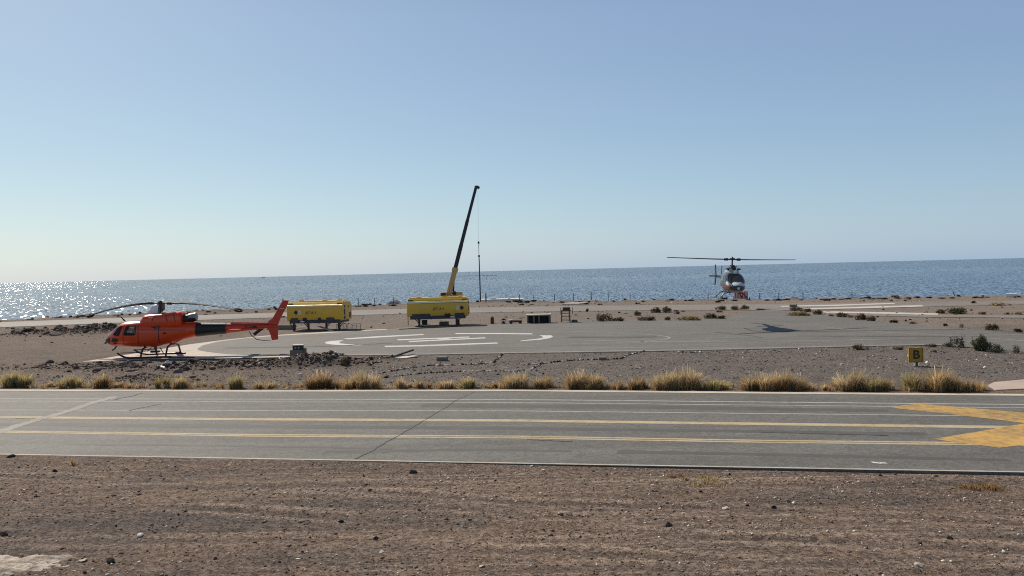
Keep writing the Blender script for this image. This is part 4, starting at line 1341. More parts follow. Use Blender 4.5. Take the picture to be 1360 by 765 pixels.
def orange_helicopter():
    YAW = R(1.0)
    loc = gp(213, 473.0, 0.055)
    root = empty('helicopter', (loc.x, loc.y, 0.055), math.pi + YAW, 'parked orange red helicopter with a black tail band and drooping rotor blades', 'helicopter')
    T0 = Matrix.Translation((OX, 0, 0))
    ca, sa = math.cos(YAW), math.sin(YAW)
    def true_place(a, b):
        """side-view picture coordinates -> (distance aft of the mast, height) on the centre plane"""
        d = ray(a, b)
        det = d.x * (-sa) - (-ca) * d.y
        t = (loc.x * (-sa) - (-ca) * loc.y) / det
        l = (d.x * loc.y - d.y * loc.x) / det
        return -l if False else (t * d.x - loc.x) * ca + (t * d.y - loc.y) * sa, CAM_H + t * d.z - 0.055
    def shift(o, warp=True):
        o.data.transform(T0)
        if warp:
            for v in o.data.vertices:
                l, z = true_place(141.0 + 22.2 * (OX - v.co.x), 472.3 - 22.2 * v.co.z)
                v.co.x, v.co.z = -l, z
            o.data.update()
        return o
    st = [(141.0, 450.2, 452.6, 0.06, 2.0), (142.0, 448.0, 454.3, 0.20, 2.0), (144.5, 444.9, 456.0, 0.36, 2.1), (150, 440.6, 458.4, 0.58, 2.3), (158, 433.8, 459.7, 0.78, 2.5), (165.5, 428.4, 460.3, 0.89, 2.7), (173, 426.2, 460.7, 0.93, 2.9), (191, 424.7, 461.0, 0.94, 3.0),
          (208, 424.7, 460.6, 0.92, 2.8), (225, 425.2, 457.6, 0.78, 2.5), (236, 426.4, 454.2, 0.64, 2.3), (246, 427.6, 451.0, 0.50, 2.2), (262, 428.6, 446.8, 0.37, 2.1), (282, 428.8, 444.6, 0.32, 2.0), (301.6, 429.0, 442.6, 0.28, 2.0), (320, 429.4, 440.2, 0.24, 2.0), (340, 429.8, 437.6, 0.20, 2.0), (358, 430.2, 435.8, 0.16, 2.0), (368, 430.6, 435.0, 0.12, 2.0)]
    hull = Hull([(xpx(a), zpx(b), zpx(c), d, e) for a, b, c, d, e in st])
    DOOR_W = [(xpx(176.6), zpx(432.0)), (xpx(189.8), zpx(431.6)), (xpx(188.8), zpx(443.6)), (xpx(173.8), zpx(443.8))]
    FRONT_W = [(xpx(166.0), zpx(432.4)), (xpx(171.6), zpx(431.8)), (xpx(167.6), zpx(444.6)), (xpx(158.2), zpx(443.6))]
    mb = MB(); mb.loft(hull.smooth_rings(150, 96, None, xpx(262)))
    body = mb.build('fuselage', MAT['orange'], root, True, 45)
    bm = bmesh.new(); bm.from_mesh(body.data)
    kill = []
    for f in bm.faces:
        c = f.calc_center_median()
        if abs(c.y) < 0.3: continue
        for W in (DOOR_W, FRONT_W):
            mid = np.mean(np.array(W), axis=0)
            poly = [tuple(mid + (np.array(q) - mid) * 0.95) for q in W]
            if in_poly(np.array([-c.x]), np.array([c.z]), poly)[0]: kill.append(f); break
    bmesh.ops.delete(bm, geom=kill, context='FACES')
    bm.to_mesh(body.data); bm.free()
    shift(body)
    mb = MB(); mb.loft(hull.smooth_rings(24, 24, xpx(262), xpx(368)))
    boom = shift(mb.build('tail_boom', MAT['red'], root, True, 45))
    mb = MB(); mb.loft(hull.smooth_rings(10, 24, xpx(262), xpx(301.6), 0.012))
    shift(mb.build('black_band', MAT['black'], boom, True, 45))
    # belly line and door seams
    # windows, both sides
    for s in (1, -1):
        mb = MB()
        mb.add(*hull.patch(DOOR_W, s))
        w = shift(mb.build('door_window', MAT['clear'], root, True))
        mb = MB(); mb.add(*hull.frame(DOOR_W, s)); shift(mb.build('window_seal', MAT['black'], w, True))
        mb = MB()
        mb.add(*hull.patch(FRONT_W, s))
        w = shift(mb.build('front_window', MAT['clear'], root, True))
        mb = MB(); mb.add(*hull.frame(FRONT_W, s)); shift(mb.build('window_seal', MAT['black'], w, True))
        mb = MB()
        mb.add(*hull.patch([(xpx(157.0), zpx(446.8)), (xpx(166.6), zpx(448.8)), (xpx(165.0), zpx(453.6)), (xpx(154.6), zpx(453.0))], s))
        shift(mb.build('chin_window', MAT['glass'], root, True))
        mb = MB()
        for (xa, z0, z1) in ((172.6, 429, 459), (192.2, 430, 459.5), (218, 432, 456)):
            mb.add(*hull.patch([(xpx(xa), zpx(z0)), (xpx(xa) + 0.040, zpx(z0)), (xpx(xa) + 0.040, zpx(z1)), (xpx(xa), zpx(z1))], s, 0.004))
        mb.add(*hull.patch([(xpx(193), zpx(436.0)), (xpx(252), zpx(437.2)), (xpx(252), zpx(438.1)), (xpx(193), zpx(436.9))], s, 0.004))
        shift(mb.build('door_seam', MAT['black'], body, True))
        mb = MB()
        mb.add(*hull.patch([(xpx(224), zpx(440.0)), (xpx(227), zpx(440.0)), (xpx(227), zpx(442.4)), (xpx(224), zpx(442.4))], s, 0.006))
        shift(mb.build('fuel_cap', MAT['black'], body, True))
    # cabin seen through the windows
    mb = MB(); mb.box((-2.0, 0, zpx(455)), (2.4, 1.5, 0.06)); mb.box((-2.85, 0, zpx(441)), (0.05, 1.6, 1.2)); mb.box((-0.95, 0.1, zpx(448)), (0.25, 0.9, 0.35))
    cabin = shift(mb.build('cabin_interior', MAT['rubber'], root))
    for y in (-0.42, 0.42):
        mb = MB(); mb.box((-1.75, y, zpx(450.5)), (0.50, 0.5, 0.14), bev=0.04); mb.box((-2.0, y, zpx(443.5)), (0.14, 0.48, 0.62), bev=0.05); mb.box((-2.02, y, zpx(434.8)), (0.10, 0.26, 0.22), bev=0.04)
        shift(mb.build('seat', MAT['pale_wood'], cabin))
    # windshield: upper front half of the nose between the posts
    mb = MB()
    rs = []
    xs = np.linspace(xpx(146.5), xpx(163.6), 14)
    for x in xs:
        zt, zb, hw, ex = hull.at(x)
        full = ring(x, zt + 0.008, zb - 0.008, hw + 0.008, 60, ex)
        zlim = zpx(452.0) + (zpx(430.0) - zpx(452.0)) * 0.0
        rs.append([full[k] for k in range(4, 14)] )
    rs2 = []
    for s in (1, -1):
        vs = []; fs = []
        for i, x in enumerate(xs):
            zt, zb, hw, ex = np.mean([hull.at(x + d) for d in (-0.1, 0, 0.1)], axis=0)
            zc, hh = (zt + zb) / 2, (zt - zb) / 2
            for j in range(9):
                t = R(87 - j * (52 if i > 3 else 62) / 8)
                c_, s_ = math.cos(t), math.sin(t)
                vs.append((-x, s * (hw + 0.008) * abs(c_) ** (2 / ex), zc + (hh + 0.008) * abs(s_) ** (2 / ex)))
        for i in range(len(xs) - 1):
            for j in range(8):
                a = i * 9 + j; fs.append((a, a + 1, a + 10, a + 9))
        mb.add(vs, fs)
    shift(mb.build('windshield', MAT['cockpit'], root, True))
    # dark nose bubble below the windshield
    for s in (1, -1):
        mb = MB()
        mb.add(*hull.patch([(xpx(141.9), zpx(447.6)), (xpx(154.0), zpx(446.0)), (xpx(151.6), zpx(457.6)), (xpx(142.6), zpx(453.8))], s, 0.01))
        shift(mb.build('nose_window', MAT['cockpit'], root, True))
    # engine cowling
    cw = [(191.0, 424.2, 434, 0.62, 2.8), (194.0, 420.8, 435, 0.74, 3.0), (197.0, 417.4, 436, 0.80, 3.4), (210, 415.8, 437, 0.82, 3.6), (224, 414.6, 437, 0.80, 3.6), (235, 413.4, 436, 0.74, 3.6), (243.5, 413.6, 434, 0.66, 3.4), (245.2, 415.5, 433, 0.62, 3.2)]
    ch = Hull([(xpx(a), zpx(b), zpx(c), d, e) for a, b, c, d, e in cw])
    mb = MB(); mb.loft([ring(*np.concatenate([[x], ch.at(x)[:3]]), 28, ch.at(x)[3]) for x in np.linspace(xpx(191), xpx(245.2), 26)])
    cowl = shift(mb.build('engine_cowling', MAT['orange'], root, True, 45))
    for s in (1, -1):
        mb = MB()
        for xa in (212, 226, 236):
            mb.add(*ch.patch([(xpx(xa), zpx(416.5)), (xpx(xa) + 0.04, zpx(416.5)), (xpx(xa + (-3 if xa < 220 else 3)) + 0.04, zpx(426)), (xpx(xa + (-3 if xa < 220 else 3)), zpx(426))], s, 0.004))
        shift(mb.build('panel_seam', MAT['black'], cowl, True))
        mb = MB()
        mb.add(*ch.patch([(xpx(205), zpx(420.5)), (xpx(211), zpx(420.1)), (xpx(211), zpx(421.1)), (xpx(205), zpx(421.5))], s, 0.006))
        shift(mb.build('grab_handle', MAT['white'], cowl, True))
    # white fairing in front of the mast
    rs = []
    for (x, zt, zb, hw) in ((194.6, 417.8, 419, 0.18), (199.0, 411.6, 420, 0.26), (203.5, 406.2, 420, 0.27), (207.5, 403.8, 420, 0.26), (212.0, 403.8, 418, 0.24), (210.6, 409.5, 420, 0.24)):
        rs.append(ring(xpx(x), zpx(zt), zpx(zb), hw, 20, 2.6))
    mb = MB(); mb.loft(rs)
    shift(mb.build('mast_fairing', paint('bright_white', (0.86, 0.85, 0.82), 0.35, 0.05, 2), root, True, 50))
    mb = MB(); mb.tube([(-xpx(213), 0, zpx(416)), (-xpx(213), 0, zpx(402.5))], 0.055, 12)
    for a in (0.4, 3.14, 5.2):
        mb.tube([(-xpx(213) + 0.10 * math.cos(a), 0.10 * math.sin(a), zpx(415)), (-xpx(213) + 0.09 * math.cos(a), 0.09 * math.sin(a), zpx(404))], 0.016, 6)
    mb.tube([(-xpx(213), 0, zpx(408.6)), (-xpx(213), 0, zpx(407.8))], 0.11, 16)
    shift(mb.build('rotor_mast', MAT['dark_metal'], root, True, 40))
    # exhaust
    mb = MB(); mb.tube([(-xpx(243), 0, zpx(424)), (-xpx(250), 0, zpx(423.2)), (-xpx(260.5), 0, zpx(421.2))], [0.30, 0.25, 0.22], 16)
    ex = shift(mb.build('exhaust_pipe', MAT['dark_metal'], root, True, 40))
    mb = MB(); mb.tube([(-xpx(252), 0, zpx(421.6)), (-xpx(261), 0, zpx(420.0))], [0.235, 0.235], 16)
    shift(mb.build('exhaust_shroud', MAT['grey'], ex, True, 40))
    mb = MB(); mb.box((-xpx(253), 0, zpx(428.0)), (0.75, 0.40, 0.09), bev=0.03)
    shift(mb.build('engine_deck', MAT['orange'], root, False))
    # rotor
    hub = (-xpx(213), 0, zpx(402.6))
    mb = MB(); mb.tube([(hub[0], 0, hub[2] - 0.08), (hub[0], 0, hub[2] + 0.09)], [0.17, 0.14], 16)
    angs = [R(180 + 9 - a) for a in ()] or None
    base = -(math.pi + YAW)
    hl, hz = true_place(213, 402.6); hubn = (-hl - OX, 0, hz)
    dirs = [R(167) + base, R(-9) + base, R(114) + base]
    for a in dirs:
        T = Matrix.Translation((hub[0], 0, hub[2])) @ Matrix.Rotation(a, 4, 'Z')
        mb.box((0.30, 0, 0.0), (0.50, 0.20, 0.07), T, 0.02)
        mb.box((0.62, 0, -0.01), (0.22, 0.26, 0.16), T, 0.03)
    mb.tube([(hub[0], 0, hub[2] + 0.09), (hub[0], 0, hub[2] + 0.15)], [0.10, 0.05], 12)
    shift(mb.build('rotor_hub', MAT['dark_metal'], root, False))
    for i, a in enumerate(dirs):
        mb = MB(); blade_shape(mb, 0.66, 5.2, 0.36, 0.13, (0.74, 0.52, 0.62)[i], a, hubn, power=1.7, twist=-7)
        b = shift(mb.build('rotor_blade', MAT['blade'], root, True, 40), False)
        T = Matrix.Translation((hubn[0], 0, hubn[2] - (0.74, 0.52, 0.62)[i] * 0.93)) @ Matrix.Rotation(a, 4, 'Z')
        mb = MB(); mb.tube([(4.72, -0.06, 0.05), (4.85, -0.06, 0.02), (5.1, -0.06, -0.04), (5.24, -0.06, -0.07)], [0.05, 0.13, 0.12, 0.05], 10, T)
        shift(mb.build('tip_cover', MAT['rubber'], b, True, 50), False)
    # fin
    mb = MB()
    fin = [(354, 430.2), (359.5, 426.2), (364, 419), (375.6, 398.6), (383.6, 399.0), (382.0, 404.5), (372.0, 424), (369.2, 432.0), (369.2, 436), (369.4, 450.8), (361.2, 451.8), (359.4, 445), (356.0, 436.4)]
    mb.prism([(-xpx(a), zpx(b)) for a, b in fin], 0.10)
    fo = shift(mb.build('tail_fin', MAT['red'], root, False))
    bv = fo.modifiers.new('bevel', 'BEVEL'); bv.width = 0.03; bv.segments = 2
    mb = MB(); mb.prism([(-xpx(372), zpx(409.6)), (-xpx(377.6), zpx(409.2)), (-xpx(377.2), zpx(409.9)), (-xpx(371.6), zpx(410.3))], 0.108)
    shift(mb.build('fin_stripe', MAT['white'], fo, False))
    mb = MB(); mb.tube([(-xpx(376), 0, zpx(399)), (-xpx(375.4), 0, zpx(396.6))], 0.03, 8)
    shift(mb.build('beacon_light', MAT['red_paint'], fo, True, 40))
    # stabiliser
    mb = MB(); mb.box((-xpx(318), 0, zpx(436.6)), (0.62, 2.1, 0.055), bev=0.02)
    shift(mb.build('stabilizer', MAT['orange'], root, False))
    mb = MB(); mb.prism([(-xpx(306), zpx(428.6)), (-xpx(309), zpx(427.6)), (-xpx(356), zpx(428.2)), (-xpx(356), zpx(430))], 0.16)
    shift(mb.build('drive_shaft_cover', MAT['red'], boom, False))
    # tail rotor on the far side
    mb = MB()
    tr = (-xpx(351), -0.30, zpx(432.6))
    mb.tube([(tr[0], 0, tr[2]), (tr[0], -0.34, tr[2])], 0.06, 10)
    for sgn in (1, -1):
        T = Matrix.Translation(tr) @ Matrix.Rotation(R(38), 4, 'Y')
        mb.box((sgn * 0.50, 0, 0), (0.82, 0.03, 0.19), T, 0.01)
    shift(mb.build('tail_rotor', MAT['dark_metal'], root, False))
    mb = MB(); mb.tube([(-xpx(331), 0, zpx(440)), (-xpx(334), 0, zpx(445.5)), (-xpx(341), 0, zpx(450.8)), (-xpx(350), 0, zpx(452.2)), (-xpx(360), 0, zpx(451.6))], 0.022, 8)
    shift(mb.build('tail_guard', MAT['dark_metal'], root, True, 40))
    # landing gear
    for s in (1, -1):
        mb = MB(); mb.tube([(-1.20, s * 1.06, 0.34), (-1.42, s * 1.08, 0.19), (-1.68, s * 1.09, 0.075), (-1.95, s * 1.09, 0.045), (-4.15, s * 1.09, 0.045), (-4.32, s * 1.09, 0.055)], 0.055, 8)
        shift(mb.build('skid', MAT['dark_metal'], root, True, 40), False)
        mb = MB(); mb.tube([(-1.35, s * 1.0, 0.34), (-2.5, s * 1.06, 0.33)], 0.025, 6); mb.box((-1.95, s * 1.18, 0.36), (0.9, 0.16, 0.03))
        shift(mb.build('boarding_step', MAT['dark_metal'], root, False), False)
    for x, zt in ((2.56, 0.60), (4.01, 0.70)):
        mb = MB(); mb.tube([(-x, -1.09, 0.05), (-x, -1.02, 0.24), (-x, -0.80, zt - 0.10), (-x, -0.4, zt), (-x, 0.4, zt), (-x, 0.80, zt - 0.10), (-x, 1.02, 0.24), (-x, 1.09, 0.05)], 0.055, 8)
        shift(mb.build('cross_tube', MAT['dark_metal'], root, True, 40), False)
    mb = MB(); mb.tube([(-3.0, 0.0, 0.62), (-3.0, 0, 0.32)], 0.05, 8); mb.box((-2.95, 0, 0.28), (0.5, 0.3, 0.12), bev=0.03); mb.tube([(-3.25, 0, 0.5), (-3.5, 0.2, 0.2)], 0.03, 6); mb.tube([(-2.7, 0, 0.5), (-2.4, -0.2, 0.3)], 0.03, 6)
    shift(mb.build('cargo_hook', MAT['dark_metal'], root, False), False)
    mb = MB(); mb.tube([(-0.75, 0.25, 0.60), (-0.62, 0.25, 0.42), (-0.48, 0.25, 0.34)], 0.045, 8)
    shift(mb.build('pitot_probe', MAT['dark_metal'], root, True, 40))
    mb = MB(); mb.prism([(-xpx(164.5), zpx(426.5)), (-xpx(161.5), zpx(421.5)), (-xpx(160.6), zpx(421.2)), (-xpx(167.5), zpx(427.0))], 0.03); mb.tube([(-xpx(160.5), 0, zpx(420.8)), (-xpx(165.8), 0, zpx(425.6))], 0.028, 6)
    shift(mb.build('wire_cutter', MAT['dark_metal'], root, False))
    # registration marks: port side
    for s in (1, -1):
        y = hull.side_y(xpx(213), zpx(434), 0.012)
        Rm = Matrix(((-1, 0, 0, 0), (0, 0, -1, 0), (0, 1, 0, 0), (0, 0, 0, 1)))  # faces -y ... port is +y in local
        Rot = Matrix.Rotation(R(90), 4, 'X') if s < 0 else Matrix.Rotation(R(180), 4, 'Z') @ Matrix.Rotation(R(90), 4, 'X')
        shift(text_part('registration_mark', 'LMKT', 0.26, MAT['black'], root, Matrix.Translation((-xpx(213), s * (y + 0.005), zpx(434.2))) @ Rot))
        yb = hull.side_y(xpx(335), zpx(434), 0.012)
        shift(text_part('registration_mark', 'EC-LMK', 0.22, MAT['black'], boom, Matrix.Translation((-xpx(335), s * (yb + 0.005), zpx(434.2))) @ Rot))
    return root


orange_helicopter()


def hovering_helicopter():
    D = 58.5
    p = wp(971, 397, D)
    root = empty('helicopter', p, 0, 'dark blue and silver helicopter hovering nose on above the apron', 'helicopter')
    # local: +X forward. heading nearly at the camera, nose a little to the right
    head = math.atan2(-math.cos(R(-4)), math.sin(R(-4)))
    root.rotation_euler = (Matrix.Rotation(head, 4, 'Z') @ Matrix.Rotation(R(-2.6), 4, 'X') @ Matrix.Rotation(R(1.0), 4, 'Y')).to_euler()
    # hull: x aft of the nose, z above the skids
    st = [(0.0, 1.02, 0.92, 0.05, 2), (0.08, 1.14, 0.80, 0.22, 2), (0.25, 1.26, 0.68, 0.40, 2.1), (0.6, 1.44, 0.58, 0.58, 2.3), (0.95, 1.66, 0.53, 0.67, 2.4), (1.35, 1.86, 0.51, 0.71, 2.6), (1.8, 1.98, 0.51, 0.72, 2.7), (2.6, 2.0, 0.52, 0.72, 2.7), (3.2, 1.95, 0.60, 0.66, 2.5), (3.9, 1.85, 0.88, 0.48, 2.2), (4.6, 1.76, 1.12, 0.30, 2.0), (5.6, 1.70, 1.28, 0.21, 2.0), (7.2, 1.64, 1.38, 0.15, 2.0), (8.6, 1.60, 1.42, 0.10, 2.0)]
    hull = Hull(st)
    OXB = 2.5
    T0 = Matrix.Translation((OXB, 0, 0))
    def shift(o): o.data.transform(T0); return o
    mb = MB(); rs = hull.smooth_rings(60, 36, None, 4.6)
    mb.loft(rs)
    # colour split by height: silver middle band, maroon sides below, navy above
    body = mb.build('fuselage', [MAT['navy'], MAT['silver'], MAT['maroon']], root, True, 45)
    mats = []
    for f in body.data.polygons:
        c = f.center; x = -c.x; zband = 1.16 + 0.03 * x
        if x < 1.15 and zband - 0.10 < c.z < zband + 0.13: k = 1
        elif 0.62 < c.z < zband - 0.1 and abs(c.y) > 0.28 and x > 0.5: k = 2
        else: k = 0
        mats.append(k)
    body.data.polygons.foreach_set('material_index', mats)
    shift(body)
    mb = MB(); mb.loft(hull.smooth_rings(20, 20, 4.6, 8.6))
    shift(mb.build('tail_boom', MAT['navy'], root, True, 45))
    # windshield halves
    for s in (1, -1):
        vs = []; fs = []; xs = np.linspace(0.42, 1.42, 12)
        for x in xs:
            zt, zb, hw, ex = np.mean([hull.at(x + d) for d in (-0.1, 0, 0.1)], axis=0)
            zc, hh = (zt + zb) / 2, (zt - zb) / 2
            for j in range(10):
                t = R(86 - j * 58 / 9)
                vs.append((-x, s * (hw + 0.008) * math.cos(t) ** (2 / ex), zc + (hh + 0.008) * math.sin(t) ** (2 / ex)))
        for i in range(len(xs) - 1):
            for j in range(9):
                a = i * 10 + j; fs.append((a, a + 1, a + 11, a + 10))
        mb = MB(); mb.add(vs, fs)
        shift(mb.build('windshield', MAT['glass'], root, True))
        for (x0, x1) in ((1.15, 1.75), (1.95, 2.75)):
            mb = MB(); mb.add(*hull.patch([(x0 + 0.12, 1.78), (x1, 1.80), (x1, 1.26), (x0 - 0.1, 1.24)], s))
            shift(mb.build('door_window', MAT['glass'], root, True))
        mb = MB(); mb.add(*hull.patch([(0.22, 0.98), (0.6, 0.96), (0.62, 0.74), (0.34, 0.76)], s))
        shift(mb.build('chin_window', MAT['glass'], root, True))
    mb = MB(); mb.tube([(0.02, 0.0, 0.92), (-0.06, 0, 0.86)], [0.09, 0.10], 12)
    shift(mb.build('landing_light', MAT['white'], root, True, 40))
    # cowling
    cw = [(1.25, 1.92, 1.85, 0.12, 2.2), (1.45, 2.08, 1.8, 0.30, 2.4), (1.75, 2.18, 1.8, 0.38, 2.6), (2.4, 2.22, 1.8, 0.42, 2.7), (3.2, 2.16, 1.7, 0.40, 2.6), (4.2, 1.98, 1.6, 0.28, 2.3), (4.7, 1.80, 1.6, 0.15, 2.0)]
    ch = Hull(cw)
    mb = MB(); mb.loft([ring(*np.concatenate([[x], ch.at(x)[:3]]), 24, ch.at(x)[3]) for x in np.linspace(1.25, 4.7, 24)])
    cl = shift(mb.build('engine_cowling', paint('grey_silver_paint', (0.34, 0.36, 0.39), 0.25, 0.08, 2, coat=0.3), root, True, 45))
    mb = MB(); mb.tube([(-1.75, 0, 2.18), (-2.05, 0, 2.26), (-2.7, 0, 2.28), (-3.0, 0, 2.20)], [0.14, 0.22, 0.22, 0.14], 14)
    for s in (1, -1):
        mb.box((-2.1, s * 0.40, 2.20), (0.35, 0.22, 0.12), bev=0.04)
        mb.tube([(-2.0, s * 0.12, 2.28), (-2.35, s * 0.30, 2.40)], 0.03, 6)
    shift(mb.build('transmission_housing', MAT['dark_metal'], cl, False))
    # mast and rotor
    hub = (-2.5, 0, 2.90)
    mb = MB(); mb.tube([(-2.5, 0, 2.35), (-2.5, 0, 2.90)], 0.055, 12); mb.tube([(-2.5, 0, 2.40), (-2.5, 0, 2.50)], 0.16, 12)
    shift(mb.build('rotor_mast', MAT['dark_metal'], root, True, 40))
    a0 = R(12.5) - (head)      # world azimuth of the blades
    mb = MB()
    T = Matrix.Translation(hub) @ Matrix.Rotation(a0, 4, 'Z')
    mb.box((0, 0, 0), (1.0, 0.20, 0.10), T, 0.03); mb.box((0, 0, 0.03), (0.25, 0.34, 0.16), T, 0.03)
    for sgn in (1, -1): mb.box((sgn * 0.50, 0, 0), (0.20, 0.26, 0.19), T, 0.03)
    mb.tube([(0, 0, 0.1), (0, 0, 0.2)], 0.05, 10, T)
    shift(mb.build('rotor_hub', MAT['dark_metal'], root, False))
    for sgn in (0, math.pi):
        mb = MB(); blade_shape(mb, 0.5, 5.08, 0.36, 0.085, -0.06, a0 + sgn, hub, power=1.5, twist=9)
        shift(mb.build('rotor_blade', MAT['dark_metal'], root, True, 40))
    # tail: stabiliser, fin, rotor
    mb = MB(); mb.box((-6.3, 0, 1.58), (0.50, 1.96, 0.09), bev=0.02)
    shift(mb.build('stabilizer', MAT['dark_metal'], root, False))
    mb = MB(); mb.prism([(-8.35, 1.5), (-8.75, 2.45), (-9.0, 2.45), (-8.85, 1.6), (-8.85, 1.4), (-8.95, 0.8), (-8.7, 0.8)], 0.06, off=-0.05)
    shift(mb.build('tail_fin', MAT['dark_metal'], root, False))
    mb = MB(); tr = (-8.4, 0.36, 1.56); mb.tube([(tr[0], 0, tr[2]), (tr[0], 0.38, tr[2])], 0.05, 8)
    for sgn in (1, -1):
        mb.box((0, 0, sgn * 0.44), (0.15, 0.03, 0.80), Matrix.Translation(tr) @ Matrix.Rotation(R(5), 4, 'Y'), 0.01)
    shift(mb.build('tail_rotor', MAT['dark_metal'], root, False))
    # skids
    for s in (1, -1):
        mb = MB(); mb.tube([(-0.75, s * 0.95, 0.22), (-0.95, s * 0.96, 0.08), (-1.3, s * 0.97, 0.04), (-3.9, s * 0.97, 0.04)], 0.04, 8)
        shift(mb.build('skid', MAT['dark_metal'], root, True, 40))
    for x in (1.55, 3.3):
        mb = MB(); mb.tube([(-x, -0.97, 0.05), (-x, -0.88, 0.22), (-x, -0.66, 0.44), (-x, -0.4, 0.53), (-x, 0.4, 0.53), (-x, 0.66, 0.44), (-x, 0.88, 0.22), (-x, 0.97, 0.05)], 0.04, 8)
        for s in (1, -1): mb.box((-x, s * 0.93, 0.16), (0.12, 0.07, 0.10), bev=0.02)
        shift(mb.build('cross_tube', MAT['dark_metal'], root, True, 40))
    mb = MB(); mb.tube([(-1.5, -0.3, 0.50), (-1.5, -0.3, 0.36)], 0.03, 8)
    shift(mb.build('belly_antenna', MAT['dark_metal'], root, True, 40))
    return root


hovering_helicopter()


# ------------------------------------------------------------------ fuel tanks
def fuel_tank(px, py, length, theta, label, leg_x, low_skirt, text_x, sign_x, flip):
    p = gp(px, py)
    root = empty('fuel_tank', (p.x, p.y, 0.0), theta, label, 'fuel tank', 'yellow fuel tanks on legs behind the landing pad')
    L = length / 2
    sec = [(-1.05, 0.86), (-1.10, 0.98), (-1.10, 2.02), (-1.05, 2.13), (-0.72, 2.42), (0.72, 2.42), (1.05, 2.13), (1.10, 2.02), (1.10, 0.98), (1.05, 0.86)]
    mb = MB()
    def secr(x, k=1.0): return [(x, y * k, 1.64 + (z - 1.64) * k) for y, z in sec]
    mb.loft([secr(-L, 0.94), secr(-L + 0.06), secr(L - 0.06), secr(L, 0.94)])
    body = mb.build('tank_shell', MAT['yellow'], root, True, 28)
    # bright metal rail added so the rolled edge shows a sun glint
    mb = MB(); mb.tube([(-L + 0.02, -1.065, 2.09), (L - 0.02, -1.065, 2.09)], 0.105, 16)
    mb.tube([(-L + 0.02, 1.075, 2.10), (L - 0.02, 1.075, 2.10)], 0.055, 10)
    mb.build('glint_rail', MAT['yellow_edge'], body, True, 40)
    mb = MB()
    mb.box((0, 0, 2.46), (length * 0.94, 1.0, 0.07), bev=0.02)
    for q in (-0.32, 0.1, 0.36): mb.tube([(length * q, 0, 2.48), (length * q, 0, 2.58)], 0.22, 14)
    mb.build('roof_walkway', MAT['yellow'], body, False)
    # recessed top vents
    for s in (-1, 1):
        mb = MB(); mb.box((s * (L - 0.32), -0.90, 2.27), (0.42, 0.03, 0.10), Matrix.Translation((0, -0.004, 0.01)))
        mb.build('vent', MAT['black'], body)
    # lower frame and boxes
    mb = MB(); mb.box((0.0, 0, 0.80), (length * 0.90, 2.18, 0.30), bev=0.01)
    for (x0, x1, z1) in low_skirt:
        mb.box(((x0 + x1) / 2, -0.985, 0.66 + (z1 - 0.66) / 2), (x1 - x0, 0.30, z1 - 0.66), bev=0.015)
    fr = mb.build('frame', MAT['plum'], root, False)
    mb = MB(); mb.box((sign_x[2], -1.139, 0.82), (0.36, 0.01, 0.13)); mb.build('data_plate', MAT['white'], fr)
    # pump box and hose reel on the near side
    mb = MB(); mb.box((sign_x[3], -1.13, 0.98), (0.34, 0.1, 0.26), bev=0.03); mb.build('pump_box', MAT['black'], fr)
    mb = MB(); mb.tube([(sign_x[4], -1.05, 0.98), (sign_x[4], -1.16, 0.98)], 0.14, 14); mb.build('hose_coupling', MAT['black'], fr, True, 40)
    # end panel with fittings
    e = L + 0.012
    for (y, z, w, h) in ((-0.65, 1.55, 0.22, 0.5), (0.62, 1.25, 0.30, 0.45), (-0.62, 1.08, 0.26, 0.26), (0.25, 1.95, 0.2, 0.14), (-0.6, 2.0, 0.18, 0.2)):
        mb = MB(); mb.box((e, y, z), (0.05, w, h), bev=0.01); mb.build('end_fitting', MAT['plum'], body)
    sight = math.atan2(p.x, p.y) + theta
    back = [x + 1.9 * math.tan(sight) for x in leg_x]
    for s, row in ((-1, leg_x), (1, [x for x in back if abs(x) < L - 0.05])):
        for x in row:
            mb = MB(); mb.box((x, s * 0.95, 0.33), (0.13, 0.13, 0.70))
            mb.box((x, s * 0.95, 0.02), (0.28, 0.28, 0.04))
            d = 1 if x > 0 else -1
            if x != 0:
                mb.tube([(x, s * 0.95, 0.28), (x + d * 0.32, s * 0.95, 0.66)] if flip else [(x, s * 0.95, 0.28), (x - d * 0.0 + d * 0.36, s * 0.95, 0.66)], 0.035, 6)
            mb.build('leg', MAT['dark_metal'], root)
    # writing and hazard plates, facing the camera
    Rx = Matrix.Rotation(R(90), 4, 'X')
    text_part('tank_lettering', 'JET A-1', 0.30, MAT['black'], body, Matrix.Translation((text_x, -1.108, 1.52)) @ Rx)
    for x, m_in, nm in ((sign_x[0], MAT['black'], 'hazard_plate'), (sign_x[1], MAT['white'], 'hazard_plate')):
        mb = MB(); mb.box((0, 0, 0), (0.30, 0.012, 0.30), Matrix.Translation((x, -1.108, 1.57)) @ Matrix.Rotation(R(45), 4, 'Y'))
        d = mb.build(nm, MAT['red_paint'] if m_in is MAT['black'] else MAT['white'], body)
        mb = MB()
        if m_in is MAT['black']:
            mb.box((0, 0, 0), (0.24, 0.012, 0.24), Matrix.Translation((x, -1.113, 1.57)) @ Matrix.Rotation(R(45), 4, 'Y'))
            mb.prism([(x - 0.05, 1.53), (x + 0.05, 1.53), (x + 0.04, 1.60), (x, 1.66), (x - 0.04, 1.60)], 0.012, off=-1.118)
        else:
            mb.box((x - 0.02, -1.115, 1.58), (0.10, 0.008, 0.03), Matrix.Translation((0, 0, 0)))
            mb.box((x + 0.03, -1.115, 1.50), (0.03, 0.008, 0.06))
        mb.build('hazard_symbol', m_in if m_in is MAT['black'] else MAT['black'], d)
    return root


